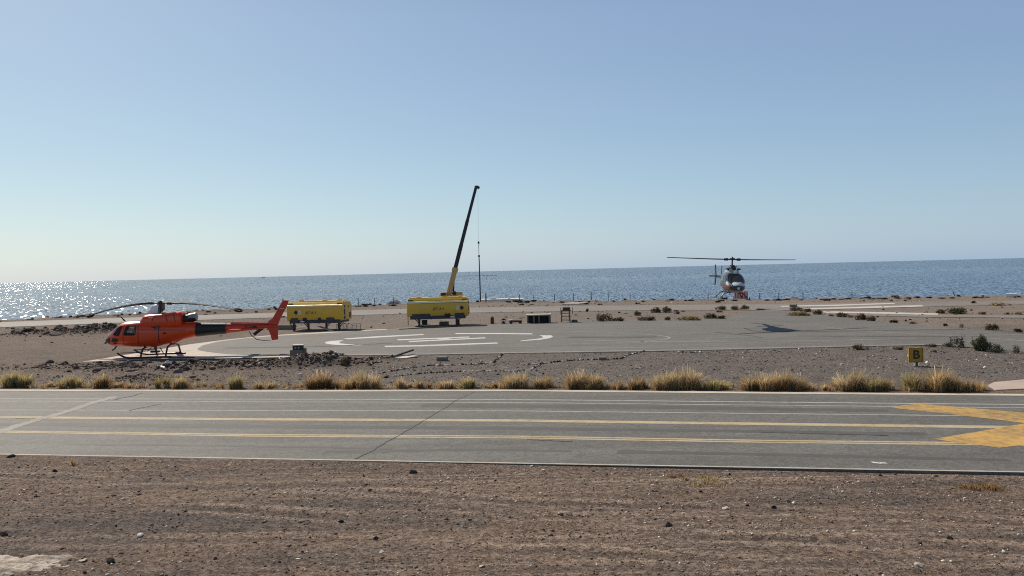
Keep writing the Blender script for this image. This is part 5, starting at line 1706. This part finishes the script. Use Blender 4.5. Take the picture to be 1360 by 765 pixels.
fuel_tank(425.0, 438.3, 4.95, R(-9), 'yellow fuel tank on four thin legs behind the orange tail fin', (-1.9, -0.62, 0.98, 2.12), [(-2.1, -1.45, 1.10), (1.05, 1.75, 1.12)], -0.30, (-1.62, -1.30, -1.05, -0.85, 0.45), False)
fuel_tank(583.0, 432.6, 5.25, R(0.5), 'yellow fuel tank on two legs in front of the crane', (-1.62, 1.62), [(-2.2, -0.62, 1.12), (1.48, 2.3, 1.14)], 0.12, (2.08, 1.74, 1.28, 0.78, 0.98), True)


# ------------------------------------------------------------------ crane on the lower terrace
def crane():
    D = 155.0
    s = D / FPX
    z0 = float(H(wp(596, 400, D).x, D))
    b = wp(596, 391, D)
    root = empty('mobile_crane', (b.x, D, z0), 0, 'yellow mobile crane with a long dark raised boom behind the fuel tank', 'crane')
    def loc(px, py, dy=0.0):
        p = wp(px, py, D); return Vector((p.x - b.x, dy, p.z - z0))
    # carrier
    mb = MB(); mb.box((0.6, 0, 1.15), (9.2, 2.5, 0.55), bev=0.08); mb.box((-4.2, 0, 1.75), (1.6, 2.4, 1.3), bev=0.15)
    mb.build('carrier', MAT['crane_yellow'], root)
    for x in (-3.2, -1.8, 2.4, 3.8):
        for sy in (-1, 1):
            mb = MB(); mb.tube([(x, sy * 0.95, 0.55), (x, sy * 1.28, 0.55)], 0.55, 18); mb.build('wheel', MAT['rubber'], root, True, 40)
    top = loc(596, 391).z
    mb = MB(); mb.box((0.9, 0, top - 0.75), (3.2, 2.3, 1.3), bev=0.1); mb.box((2.1, 0, top - 0.1), (1.1, 2.2, 1.1), bev=0.1)
    mb.build('turntable', MAT['crane_yellow'], root)
    mb = MB(); mb.box((-0.9, -0.9, top - 0.25), (1.2, 0.9, 1.4), bev=0.12)
    cb = mb.build('operator_cab', MAT['crane_yellow'], root)
    mb = MB(); mb.box((-0.9, -1.355, top + 0.05), (0.85, 0.02, 0.6)); mb.box((-1.505, -0.9, top + 0.05), (0.02, 0.7, 0.6)); mb.build('window', MAT['glass'], cb)
    mb = MB(); c = loc(603.5, 389.5); mb.tube([(c.x, -0.6, c.z), (c.x, 0.6, c.z)], 0.42, 14)
    mb.build('winch', MAT['rust'], root, True, 40)
    # boom: sections of a box that gets thinner
    def section(p0, p1, w0, w1, name, mat, parent):
        a, e = loc(*p0), loc(*p1); d = (e - a).normalized(); n_ = Vector((-d.z, 0, d.x))
        rings = []
        for q, w in ((a, w0), (e, w1)):
            rings.append([q + n_ * (w / 2) + Vector((0, w * 0.45, 0)), q - n_ * (w / 2) + Vector((0, w * 0.45, 0)), q - n_ * (w / 2) - Vector((0, w * 0.45, 0)), q + n_ * (w / 2) - Vector((0, w * 0.45, 0))])
        mb = MB(); mb.loft(rings); return mb.build(name, mat, parent)
    boom = section((595.8, 393), (604.6, 357), 0.98, 0.92, 'boom_base', MAT['crane_yellow'], root)
    section((603.8, 360.5), (605.0, 355.5), 1.15, 1.10, 'boom_collar', MAT['crane_yellow'], boom)
    section((604.6, 357), (612.6, 325), 0.74, 0.74, 'boom_section', MAT['dark_metal'], boom)
    section((612.6, 325), (621.0, 292), 0.66, 0.64, 'boom_section', MAT['dark_metal'], boom)
    section((621.0, 292), (632.0, 249.5), 0.56, 0.52, 'boom_section', MAT['dark_metal'], boom)
    mb = MB(); h = loc(632.4, 248.5); mb.box((h.x + 0.08, 0, h.z), (0.75, 0.5, 0.55), Matrix.Identity(4), 0.06); mb.tube([(h.x + 0.42, -0.2, h.z - 0.1), (h.x + 0.42, 0.2, h.z - 0.1)], 0.28, 12)
    mb.build('boom_head', MAT['dark_metal'], boom)
    mb = MB(); mb.tube([loc(602.2, 392), loc(602.6, 372)], 0.17, 10); mb.tube([loc(602.6, 372), loc(603.6, 360)], 0.10, 8)
    mb.build('lift_cylinder', MAT['dark_metal'], root, True, 40)
    mb = MB(); mb.tube([loc(634.6, 250), loc(635.5, 321)], 0.012, 5); mb.build('hoist_cable', MAT['dark_metal'], root)
    mb = MB(); k = loc(635.6, 322.2); mb.box((k.x, 0, k.z), (0.34, 0.26, 0.45), bev=0.05); mb.tube([(k.x, 0, k.z - 0.2), (k.x + 0.1, 0, k.z - 0.42), (k.x, 0, k.z - 0.55), (k.x - 0.1, 0, k.z - 0.46)], 0.05, 6)
    mb.tube([(k.x, 0, k.z - 0.5), loc(636.2, 340)], 0.05, 5)
    mb.build('hook_block', MAT['dark_metal'], root)
    # pole hanging from the hook
    t = wp(636.2, 340, D); e = wp(638.2, 401, D)
    o = empty('steel_pole', (e.x, D, e.z), 0, 'tall thin steel pole hanging upright under the crane hook', 'pole')
    mb = MB(); mb.tube([(0, 0, 0), (t.x - e.x, 0, t.z - e.z)], [0.13, 0.10], 8); mb.build('shaft', MAT['dark_metal'], o, True, 40)
    mb = MB(); mb.box((t.x - e.x, 0, t.z - e.z), (0.42, 0.3, 0.3), bev=0.05); mb.build('pole_head', MAT['dark_metal'], o)


crane()


# ------------------------------------------------------------------ things beyond the bluff
def parked_car():
    D = 165.0; p = wp(522, 405, D); z0 = float(H(p.x, D))
    root = empty('parked_car', (p.x, D, z0), 0, 'silver car showing only its roof above the bluff edge between the tanks', 'car')
    zt = wp(524, 398.6, D).z - z0      # roof height needed for the roof to show
    k = zt / 1.5
    lower = [(-2.1, 0.35), (-2.1, 0.75), (-1.5, 0.92), (2.0, 0.95), (2.1, 0.6), (2.05, 0.35)]
    mb = MB(); mb.prism([(a, b * k) for a, b in lower], 1.7); mb.build('body', MAT['silver'], root)
    cabin = [(-1.55, 0.92), (-0.35, 1.46), (1.25, 1.5), (1.6, 1.40), (1.85, 0.95)]
    mb = MB(); mb.prism([(a, b * k) for a, b in cabin], 1.45); cb = mb.build('cabin', MAT['silver'], root)
    mb = MB(); mb.prism([(-0.9, 1.02 * k), (-0.35, 1.30 * k), (0.45, 1.32 * k), (0.45, 1.02 * k)], 1.47); mb.prism([(0.60, 1.02 * k), (0.60, 1.32 * k), (1.25, 1.28 * k), (1.4, 1.02 * k)], 1.47)
    mb.build('window', MAT['grey'], cb)
    mb = MB(); mb.box((0.45, 0, 1.5 * k + 0.06), (0.9, 1.0, 0.08), bev=0.03); mb.build('roof_rack', MAT['black'], cb)
    for x in (-1.3, 1.3):
        for s in (-1, 1):
            mb = MB(); mb.tube([(x, s * 0.68, 0.33), (x, s * 0.88, 0.33)], 0.33, 16); mb.build('wheel', MAT['rubber'], root, True, 40)


parked_car()


def white_shed():
    D = 160.0; p0 = wp(640, 399, D); p1 = wp(694, 399, D); z0 = float(H(p0.x, D))
    root = empty('white_building', ((p0.x + p1.x) / 2, D, z0), 0, 'long low white building showing its roof beyond the bluff right of the crane', 'building')
    h = wp(660, 397.6, D).z - z0; w = p1.x - p0.x
    mb = MB(); mb.box((0, 0, h / 2), (w, 4, h)); mb.build('wall', MAT['white'], root)
    mb = MB(); mb.box((0, 0, h + 0.05), (w + 0.3, 4.3, 0.10)); rf = mb.build('roof', MAT['white'], root)
    for px in (655, 676):
        q = wp(px, 397, D); mb = MB(); mb.box((q.x - (p0.x + p1.x) / 2, -0.5, h + 0.26), (1.1 if px < 660 else 0.5, 1.0, 0.32), bev=0.05); mb.build('roof_vent', MAT['white'], rf)
    mb = MB()
    for k in range(4): mb.box((-w / 2 + 1.2 + k * w / 4.2, -2.003, h * 0.55), (0.9, 0.02, 0.8))
    mb.build('window', MAT['glass'], root)


white_shed()


def fence_post(px, top, bottom, label, tilt=0.0, r=0.055, D=None):
    p = gp(px, bottom); s = FPX / p.y; h = (bottom - top) / s
    mb = MB(); mb.tube([(0, 0, -0.2), (0, 0, h * 0.5), (0, 0, h)], [r, r, r * 0.9], 7); mb.tube([(0, 0, h), (0, 0, h + 0.03)], [r * 1.3, r * 0.6], 7)
    o = mb.build('fence_post', MAT['post'], None, True, 40)
    o.location = (p.x, p.y, max(0.0, float(H(p.x, p.y))) - 0.03); o.rotation_euler = (0, R(tilt), 0)
    tag(o, label, 'fence post', 'fence posts along the bluff edge')


POSTS = [(476, 396, 406.5, 'fence post on the bluff edge just right of the nearer tank'), (497.5, 396, 405.5, 'fence post on the bluff edge midway between tank and silver car'), (522.5, 395, 401.8, 'fence post on the bluff edge in front of the silver car'), (645.5, 389.5, 402, 'thick short post beside the hanging pole'),
         (690, 391.5, 401.5, 'first thin fence post right of the white building'), (709, 392.5, 401.3, 'second thin fence post right of the white building'), (736.5, 391, 401.2, 'third thin fence post right of the white building'), (762, 390.5, 401, 'fence post behind the wooden stand'),
         (785.5, 389.5, 400.7, 'fence post next right of the one behind the wooden stand'), (808, 390, 400.5, 'sixth fence post from the white building towards the helicopter'), (837, 390, 400.2, 'fence post above the round shrub pair, left of the long gap'), (940.5, 389.5, 399, 'fence post just left of the hovering helicopter skids'),
         (1009, 390, 398.5, 'first fence post right of the red striped panel'), (1034.5, 388.5, 398, 'second fence post right of the red striped panel'), (1066.5, 388, 397.8, 'third fence post right of the red striped panel'), (1131.5, 388, 396.8, 'lone fence post above the white concrete strips')]
for a, t, b, lb in POSTS: fence_post(a, t, b, lb, r=0.10 if 'thick' in lb else 0.05)
fence_post(1268, 389.5, 395.4, 'tilted fence post leaning left beyond the far right road', -22)


def striped_panel():
    p = gp(984, 398.6); s = FPX / p.y
    w = 18.5 / s; h = 11.5 / s
    root = empty('striped_barrier', (p.x, p.y, 0), 0, 'red and white striped barrier panel behind the hovering helicopter skids', 'barrier')
    m = NT('red_white_stripes')
    x, y, z = m.sep()
    wv = m.math('FRACT', m.math('MULTIPLY', m.math('ADD', x, 5.0), 3.3))
    c = m.mix(m.math('GREATER_THAN', wv, 0.5), srgb(176, 66, 64), srgb(222, 190, 184))
    mt = m.done(c, 0.6)
    for k, (x0, x1) in enumerate(((-w / 2, -0.07), (0.07, w / 2))):
        mb = MB(); mb.box(((x0 + x1) / 2, 0, h * 0.54), (x1 - x0, 0.06, h * 0.92), bev=0.01); mb.build('panel', mt, root)
    mb = MB()
    for x in (-w / 2 + 0.1, 0, w / 2 - 0.1):
        mb.box((x, 0.08, h * 0.48), (0.08, 0.08, h)); mb.tube([(x, 0.1, h * 0.8), (x, 0.7, 0.0)], 0.03, 6)
    mb.build('stand', MAT['post'], root)


striped_panel()


def slab_thing(name, px0, px1, py, h, depth, mat, label, cat):
    a, b = gp(px0, py), gp(px1, py)
    o = MB().box((0, 0, h / 2), ((b - a).length, depth, h), bev=min(0.04, h * 0.2)).build(name, mat)
    o.location = ((a.x + b.x) / 2, (a.y + b.y) / 2 + depth / 2, max(0.0, float(H((a.x + b.x) / 2, a.y))) - 0.01)
    o.rotation_euler = (0, 0, math.atan2(b.y - a.y, b.x - a.x))
    return tag(o, label, cat)


slab_thing('concrete_slab', 754, 776, 404.8, 0.16, 3.0, MAT['strip'], 'low pale concrete slab on the bluff behind the wooden stand', 'slab')
slab_thing('white_tank', 1340, 1355, 395.3, 0.38, 1.2, MAT['white'], 'low white water cover on the far bluff at the right border', 'cover')
slab_thing('concrete_plinth', 1051, 1060, 408.4, 0.30, 0.8, MAT['block'], 'small dark concrete plinth behind the shrubs at the white strips', 'plinth')
slab_thing('concrete_block', 580.5, 594, 480.2, 0.22, 0.35, MAT['block'], 'rectangular grey concrete block on the gravel above the stone path', 'concrete block')
slab_thing('concrete_block', 796, 806, 479.2, 0.16, 0.3, MAT['block'], 'flat grey concrete block in the stone row below the shelter', 'concrete block')
slab_thing('low_wall', 355, 391, 438.4, 0.42, 0.4, MAT['block'], 'low concrete wall behind the orange tail fin and under the tank', 'wall')
slab_thing('crate', 584.5, 594.5, 432.2, 0.30, 0.5, MAT['block'], 'low grey brown crate under the middle of the crane side tank', 'crate')


# ------------------------------------------------------------------ pad side clutter
def shelter():
    p = gp(716, 430.0); s = FPX / p.y; w = 32 / s; h = 12.4 / s; d = 1.2
    root = empty('low_shelter', (p.x, p.y + d / 2, 0), R(-1), 'low open fronted concrete shelter with a pale flat roof at the pad edge', 'shelter')
    mb = MB(); mb.box((0, 0, h - 0.05), (w + 0.10, d + 0.1, 0.10), bev=0.015); mb.build('roof', MAT['strip'], root)
    mb = MB(); mb.box((0, d / 2 - 0.05, h / 2 - 0.06), (w - 0.2, 0.08, h - 0.12)); mb.build('back_wall', MAT['black'], root)  # black colour paints in the dim inside of the open shelter
    for x, ww in ((-w / 2 + 0.07, 0.12), (-w / 2 + 0.60, 0.12), (-w / 2 + 1.06, 0.12), (w / 2 - 0.10, 0.18)):
        mb = MB(); mb.box((x, -d / 2 + 0.08, h / 2 - 0.05), (ww, 0.12, h - 0.1)); mb.build('pillar', MAT['block'], root)
    for s_ in (-1, 1):
        mb = MB(); mb.box((s_ * (w / 2 - 0.04), 0.06, h / 2 - 0.052), (0.06, d - 0.3, h - 0.106)); mb.build('side_wall', MAT['block'], root)


shelter()


def wooden_stand():
    p = gp(752.5, 428.6); s = FPX / p.y; w = 11.5 / s; h = 20.5 / s
    root = empty('wooden_stand', (p.x, p.y, 0), 0, 'rickety wooden ladder stand with a dark box on top at the pad edge', 'stand')
    for x in (-w / 2, w / 2 - 0.1):
        for y in (0, 0.55):
            mb = MB(); mb.tube([(x * 1.15, y * 1.1, 0), (x, y, h * 0.78)], 0.045, 6); mb.build('leg', MAT['wood'], root)
    for z in (0.18, 0.42, 0.62, 0.78):
        mb = MB(); mb.box((-0.05, -0.05, h * z), (w * 1.05, 0.05, 0.06)); mb.build('rung', MAT['wood'], root)
    mb = MB(); mb.box((0.02, 0.25, h * 0.90), (w * 0.85, 0.6, h * 0.2), bev=0.02); mb.box((0, 0.25, h * 0.80), (w * 1.1, 0.75, 0.05)); mb.build('box', MAT['rust'], root)
    for x in (-w * 0.62, w * 0.72):
        mb = MB(); mb.tube([(x, 0.25, h * 0.55), (x, 0.25, h * 0.98)], 0.03, 6); mb.build('side_rail', MAT['wood'], root)


wooden_stand()


def junk():
    p = gp(653.8, 430.4)
    root = empty('oil_drum', (p.x, p.y, 0), 0, 'narrow dark red drum standing at the pad edge right of the crane side tank', 'drum')
    mb = MB(); prof = [(0, .15), (0.02, .16), (0.2, .155), (0.21, .168), (0.23, .155), (0.4, .155), (0.41, .168), (0.43, .155), (0.58, .16), (0.6, .15)]
    mb.tube([(0, 0, z) for z, r in prof], [r for z, r in prof], 16); mb.build('body', MAT['rust'], root, True, 40)
    mb = MB(); mb.tube([(0.05, 0, 0.6), (0.05, 0, 0.68)], 0.03, 8); mb.build('cap', MAT['black'], root)
    # hose cart
    p = gp(668.8, 430.4)
    root = empty('hose_cart', (p.x, p.y, 0), 0, 'small cart with a dark pitched cover and open frame right of the red drum', 'cart')
    mb = MB()
    for x in (-0.22, 0.22):
        for y in (-0.15, 0.15): mb.tube([(x, y, 0), (x, y, 0.36)], 0.022, 6)
    mb.tube([(-0.22, -0.15, 0.06), (0.22, -0.15, 0.06)], 0.02, 6); mb.build('frame', MAT['grey'], root)
    mb = MB(); mb.prism([(-0.27, 0.35), (0.27, 0.35), (0.05, 0.50), (-0.05, 0.50)], 0.42); mb.build('cover', MAT['black'], root)
    mb = MB(); mb.tube([(0, -0.12, 0.15), (0, 0.12, 0.15)], 0.13, 14); mb.build('reel', MAT['rust'], root, True, 40)
    # trailer of pipes
    p = gp(684.5, 430.4)
    root = empty('pipe_trolley', (p.x, p.y, 0), 0, 'low rusty trolley loaded with dark pipes beside the shelter', 'trolley')
    mb = MB(); mb.box((0, 0, 0.20), (1.15, 0.5, 0.08)); mb.tube([(0.5, 0, 0.2), (0.62, 0, 0.42), (0.3, 0, 0.52), (0.85, 0, 0.54)], 0.025, 6); mb.build('deck', MAT['rust'], root)
    for x in (-0.38, 0.42):
        for s in (-1, 1):
            mb = MB(); mb.tube([(x, s * 0.26, 0.12), (x, s * 0.33, 0.12)], 0.12, 12); mb.build('wheel', MAT['rubber'], root, True, 40)
    mb = MB(); random.seed(3)
    for k in range(6): mb.tube([(-0.5 + 0.1 * k, -0.2 + 0.07 * k, 0.28 + 0.02 * (k % 3)), (0.55, -0.18 + 0.07 * k, 0.29)], 0.035, 6)
    mb.build('pipes', MAT['wood'], root)
    mb = MB(); mb.box((-0.42, 0, 0.36), (0.36, 0.4, 0.06), bev=0.01); mb.build('pale_board', MAT['pale_wood'], root)
    # pale stone by the shelter
    p = gp(698, 429.6); put_rock('stone', PALE_ROCKS[1], p.x, p.y, 0.09, 'white stone at the corner of the low shelter', 'stone')
    # green box by the leg of the crane side tank
    p = gp(564, 431.6)
    root = empty('utility_box', (p.x, p.y, 0), 0, 'dark green utility box beside the leg of the crane side tank', 'box')
    mb = MB(); mb.box((0, 0, 0.21), (0.46, 0.4, 0.42), bev=0.02); mb.build('body', MAT['green'], root)
    mb = MB(); mb.box((0, 0, 0.44), (0.50, 0.44, 0.05), bev=0.01); mb.build('lid', MAT['green'], root)
    # extinguisher on a stand at the other leg
    p = gp(608.8, 432.0)
    root = empty('fire_extinguisher', (p.x, p.y - 0.2, 0), 0, 'dark wheeled extinguisher at the right leg of the crane side tank', 'extinguisher')
    mb = MB(); mb.tube([(0, 0, 0.08), (0, 0, 0.12), (0, 0, 0.42), (0, 0, 0.50), (0, 0, 0.56)], [0.06, 0.13, 0.13, 0.07, 0.03], 12); mb.build('cylinder', MAT['rust'], root, True, 40)
    for s in (-1, 1):
        mb = MB(); mb.tube([(s * 0.13, 0, 0.08), (s * 0.17, 0, 0.08)], 0.08, 10); mb.build('wheel', MAT['rubber'], root)
    # thin post under the left end of the crane side tank
    p = gp(542.2, 432.3); mb = MB(); mb.tube([(0, 0, 0), (0, 0, 0.86)], 0.035, 8); o = mb.build('steel_post', MAT['wood'], None, True, 40); o.location = (p.x, p.y, 0); tag(o, 'thin brown post under the left end of the crane side tank', 'post')
    # railings
    for a0, a1, lb in ((449.5, 462.5, 'short rusty handrail frame under the right end of the nearer tank'), (464, 481, 'longer rusty handrail frame past the right end of the nearer tank')):
        a, b = gp(a0, 438.5), gp(a1, 438.0); L = (b - a).length
        root = empty('handrail', (a.x, a.y - 0.6, 0), 0, lb, 'handrail', 'handrails by the nearer fuel tank')
        mb = MB(); mb.tube([(0, 0, 0.55), (L, 0, 0.55)], 0.02, 6); mb.tube([(0, 0, 0.30), (L, 0, 0.30)], 0.016, 6); mb.build('rail', MAT['wood'], root)
        for k in range(4):
            mb = MB(); mb.tube([(L * k / 3, 0, 0), (L * k / 3, 0, 0.55)], 0.02, 6); mb.build('post', MAT['wood'], root)
    # boards under the nearer tank
    def board(a, b, w, z0, z1, label, mat=MAT['pale_wood'], th=0.04):
        P, Q = gp(*a), gp(*b); d = Q - P; L = d.length
        o = MB().box((0, 0, 0), (math.hypot(L, z1 - z0), w, th), bev=0.006).build('board', mat)
        o.location = ((P.x + Q.x) / 2, (P.y + Q.y) / 2, (z0 + z1) / 2 + th / 2)
        o.rotation_euler = (0, -math.atan2(z1 - z0, L), math.atan2(d.y, d.x)); tag(o, label, 'board')
    board((424, 438.6), (441, 440.4), 0.30, 0.30, 0.05, 'pale board sloping on the ground under the nearer tank')
    board((394, 436.6), (406, 436.2), 0.35, 0.10, 0.10, 'short pale board lying under the left of the nearer tank')
    # debris at the front of the pad
    board((523, 476.5), (547, 474.6), 0.5, 0.03, 0.03, 'white board lying under the dark beam at the pad edge')
    board((519, 477.2), (549, 470.8), 0.10, 0.06, 0.22, 'dark beam resting across white boards at the pad edge', MAT['black'], 0.09)
    board((533, 477.5), (552, 474.8), 0.45, 0.05, 0.07, 'second white board right of the dark beam at the pad edge')
    p = gp(517, 477.6)
    root = empty('broken_panel', (p.x, p.y, 0), R(20), 'dark broken panel propped up at the left of the white boards', 'panel')
    mb = MB(); mb.prism([(-0.18, 0), (0.2, 0), (0.2, 0.28), (0.08, 0.24)], 0.22); mb.build('sheet', MAT['rubber'], root)
    mb = MB(); mb.box((-0.12, -0.08, 0.03), (0.3, 0.14, 0.05)); mb.build('foot', MAT['rust'], root)
    # fuel hose along the pad edge
    mb = MB(); pts = [gp(530, 437.4, 0.08), gp(552, 436.2, 0.08), (gp(575, 435.2, 0.08)), gp(596, 434.2, 0.08), gp(608, 433.3, 0.08)]
    o0 = pts[0].copy()
    mb.tube([q - o0 for q in pts], 0.045, 8); o = mb.build('fuel_hose', MAT['rubber'], None, True); o.location = o0
    tag(o, 'black fuel hose lying on the pad edge below the crane side tank', 'hose')
    # dark tubes standing in for the helicopter's shadow line along the concrete edge
    for pts, lb in (([(182, 474.6), (230, 475.2), (258, 475.0)], 'dark strip standing in for shadow along the concrete edge under the helicopter skid'), ([(262, 477.5), (300, 476.6), (345, 475.8), (388, 474.9)], 'dark strip standing in for shadow along the concrete edge left of the block cabinet')):
        P = [gp(a, b, 0.07) for a, b in pts]; o0 = P[0].copy()
        mb = MB(); mb.tube([q - o0 for q in P], 0.04, 6); o = mb.build('shadow_strip', MAT['rubber'], None, True); o.location = o0; tag(o, lb, 'shadow_strip')
    # block cabinet by the earth mound
    p = gp(394.5, 476.6); s = FPX / p.y
    root = empty('block_cabinet', (p.x, p.y + 0.25, 0.0), R(6), 'concrete block cabinet with a dark vented lamp box beside the earth mound', 'cabinet')
    mb = MB(); mb.box((-0.06, 0, 0.24), (0.70, 0.5, 0.52), bev=0.015); mb.box((0.36, 0.08, 0.27), (0.16, 0.4, 0.58), bev=0.015); mb.build('blocks', MAT['block'], root)
    mb = MB(); mb.box((0.02, -0.02, 0.62), (0.56, 0.44, 0.24), bev=0.01); bx = mb.build('lamp_box', MAT['black'], root)
    mb = MB(); mb.box((0.02, -0.02, 0.76), (0.62, 0.50, 0.04), bev=0.008); mb.build('lid', MAT['pale_wood'], bx)
    for x in (-0.10, 0.08):
        mb = MB(); mb.tube([(x, -0.235, 0.62), (x, -0.250, 0.62)], 0.055, 12); mb.build('lamp', MAT['grey'], bx, True, 40)
    # brown stump and white rods under the orange helicopter
    p = gp(217, 487); o = MB().box((0, 0, 0.18), (0.40, 0.3, 0.42), bev=0.03).build('concrete_stub', paint('brown_block', (0.095, 0.066, 0.062), 0.8, 0.3)); o.location = (p.x, p.y + 0.15, float(H(p.x, p.y))); o.rotation_euler = (0, R(3), 0.1); tag(o, 'squat dark brown block standing in the rubble below the orange helicopter', 'block')
    for k, (a, b, c_, d_, w) in enumerate(((208.8, 487.8, 211.2, 492.6, 0.05), (213.8, 487.0, 219.0, 493.6, 0.055), (219.6, 484.6, 223.4, 491.6, 0.10))):
        P, Q = gp(a, b), gp(c_, d_)
        zb = float(H(Q.x, Q.y)) + 0.10
        zt = zb + 0.22
        Pt = wp(a, b, Q.y + 0.25)
        mb = MB(); mb.tube([(0, 0, 0), (Pt.x - Q.x, Pt.y - Q.y, Pt.z - zb)], w, 8); o = mb.build('white_rod', MAT['white'], None, True, 40); o.location = (Q.x, Q.y, zb)
        tag(o, ('thinnest white rod left of the other two below the dark brown block', 'middle white rod leaning below the dark brown block', 'thickest white pipe leaning right below the dark brown block')[k], 'rod', 'white rods in the rubble')


junk()


def letter_sign():
    p = gp(1216.5, 487.0); s = FPX / p.y
    w = 18.6 / s; h = 19.6 / s
    root = empty('taxiway_sign', (p.x, p.y, float(H(p.x, p.y))), R(-4), 'square yellow sign with a black letter B on a short post', 'sign')
    z = 0.17 + h / 2
    mb = MB(); mb.box((0, 0, z), (w, 0.05, h), bev=0.008); pn = mb.build('panel', MAT['sign_yellow'], root)
    mb = MB()
    fw = 0.028
    mb.box((0, -0.030, z + h / 2 - fw / 2), (w, 0.012, fw)); mb.box((0, -0.030, z - h / 2 + fw / 2), (w, 0.012, fw))
    mb.box((-w / 2 + fw / 2, -0.030, z), (fw, 0.012, h - 2 * fw)); mb.box((w / 2 - fw / 2, -0.030, z), (fw, 0.012, h - 2 * fw))
    mb.build('frame', paint('olive_frame', (0.16, 0.135, 0.02), 0.55), pn)
    t = text_part('letter', 'B', 0.54, MAT['black'], pn, Matrix.Translation((0.01, -0.029, z)) @ Matrix.Rotation(R(90), 4, 'X') @ Matrix.Diagonal((1.0, 0.98, 1, 1)), 0.004)
    mb = MB(); mb.box((-0.05, 0, 0.05), (0.05, 0.06, 0.30)); mb.build('post', MAT['pale_wood'], root)
    mb = MB(); mb.box((0.04, 0, 0.05), (0.06, 0.06, 0.30)); mb.build('post', MAT['black'], root)


letter_sign()


# ------------------------------------------------------------------ far out at sea
def sea_point(px, below):
    d = ray(px, 0); hz = 358.5 - (px - 680) * math.tan(ROLL)
    D = (CAM_H + 10.0) * FPX / below
    return Vector((D * (px - 680) / FPX, D, -10.0))


def at_sea():
    for k in range(11):
        a = 606 + k * 5.2
        p = sea_point(a, 6.0 + 0.04 * (k - 5))
        root = MB()
        for i in range(10):
            t0, t1 = 2 * math.pi * i / 10, 2 * math.pi * (i + 1) / 10
            root.tube([(5 * math.cos(t0), 5 * math.sin(t0), 0.4), (5 * math.cos(t1), 5 * math.sin(t1), 0.4)], 0.6, 6)
        root.tube([(0, 5, 0), (0, 5, 2.2)], 0.25, 6); root.tube([(4, -3, 0), (4, -3, 1.8)], 0.25, 6)
        o = root.build('floating_pen', MAT['dark_metal']); o.location = p
        tag(o, 'dark floating fish pen ring in the row on the sea behind the crane boom', 'fish pen', 'row of floating pens on the sea')
    p = sea_point(351, 1.7)
    root = empty('ship', p, R(8), 'tiny hazy ship on the sea horizon above the orange tail', 'ship')
    mb = MB(); mb.prism([(-20, 0), (18, 0), (24, 5), (-22, 5)], 9); mb.build('hull', MAT['grey'], root)
    mb = MB(); mb.box((-12, 0, 8.5), (11, 7, 7)); mb.box((-12, 0, 13), (6, 5, 3)); mb.build('bridge', MAT['white'], root)
    mb = MB(); mb.tube([(6, 0, 5), (6, 0, 15)], 0.4, 6); mb.build('mast', MAT['grey'], root)


at_sea()
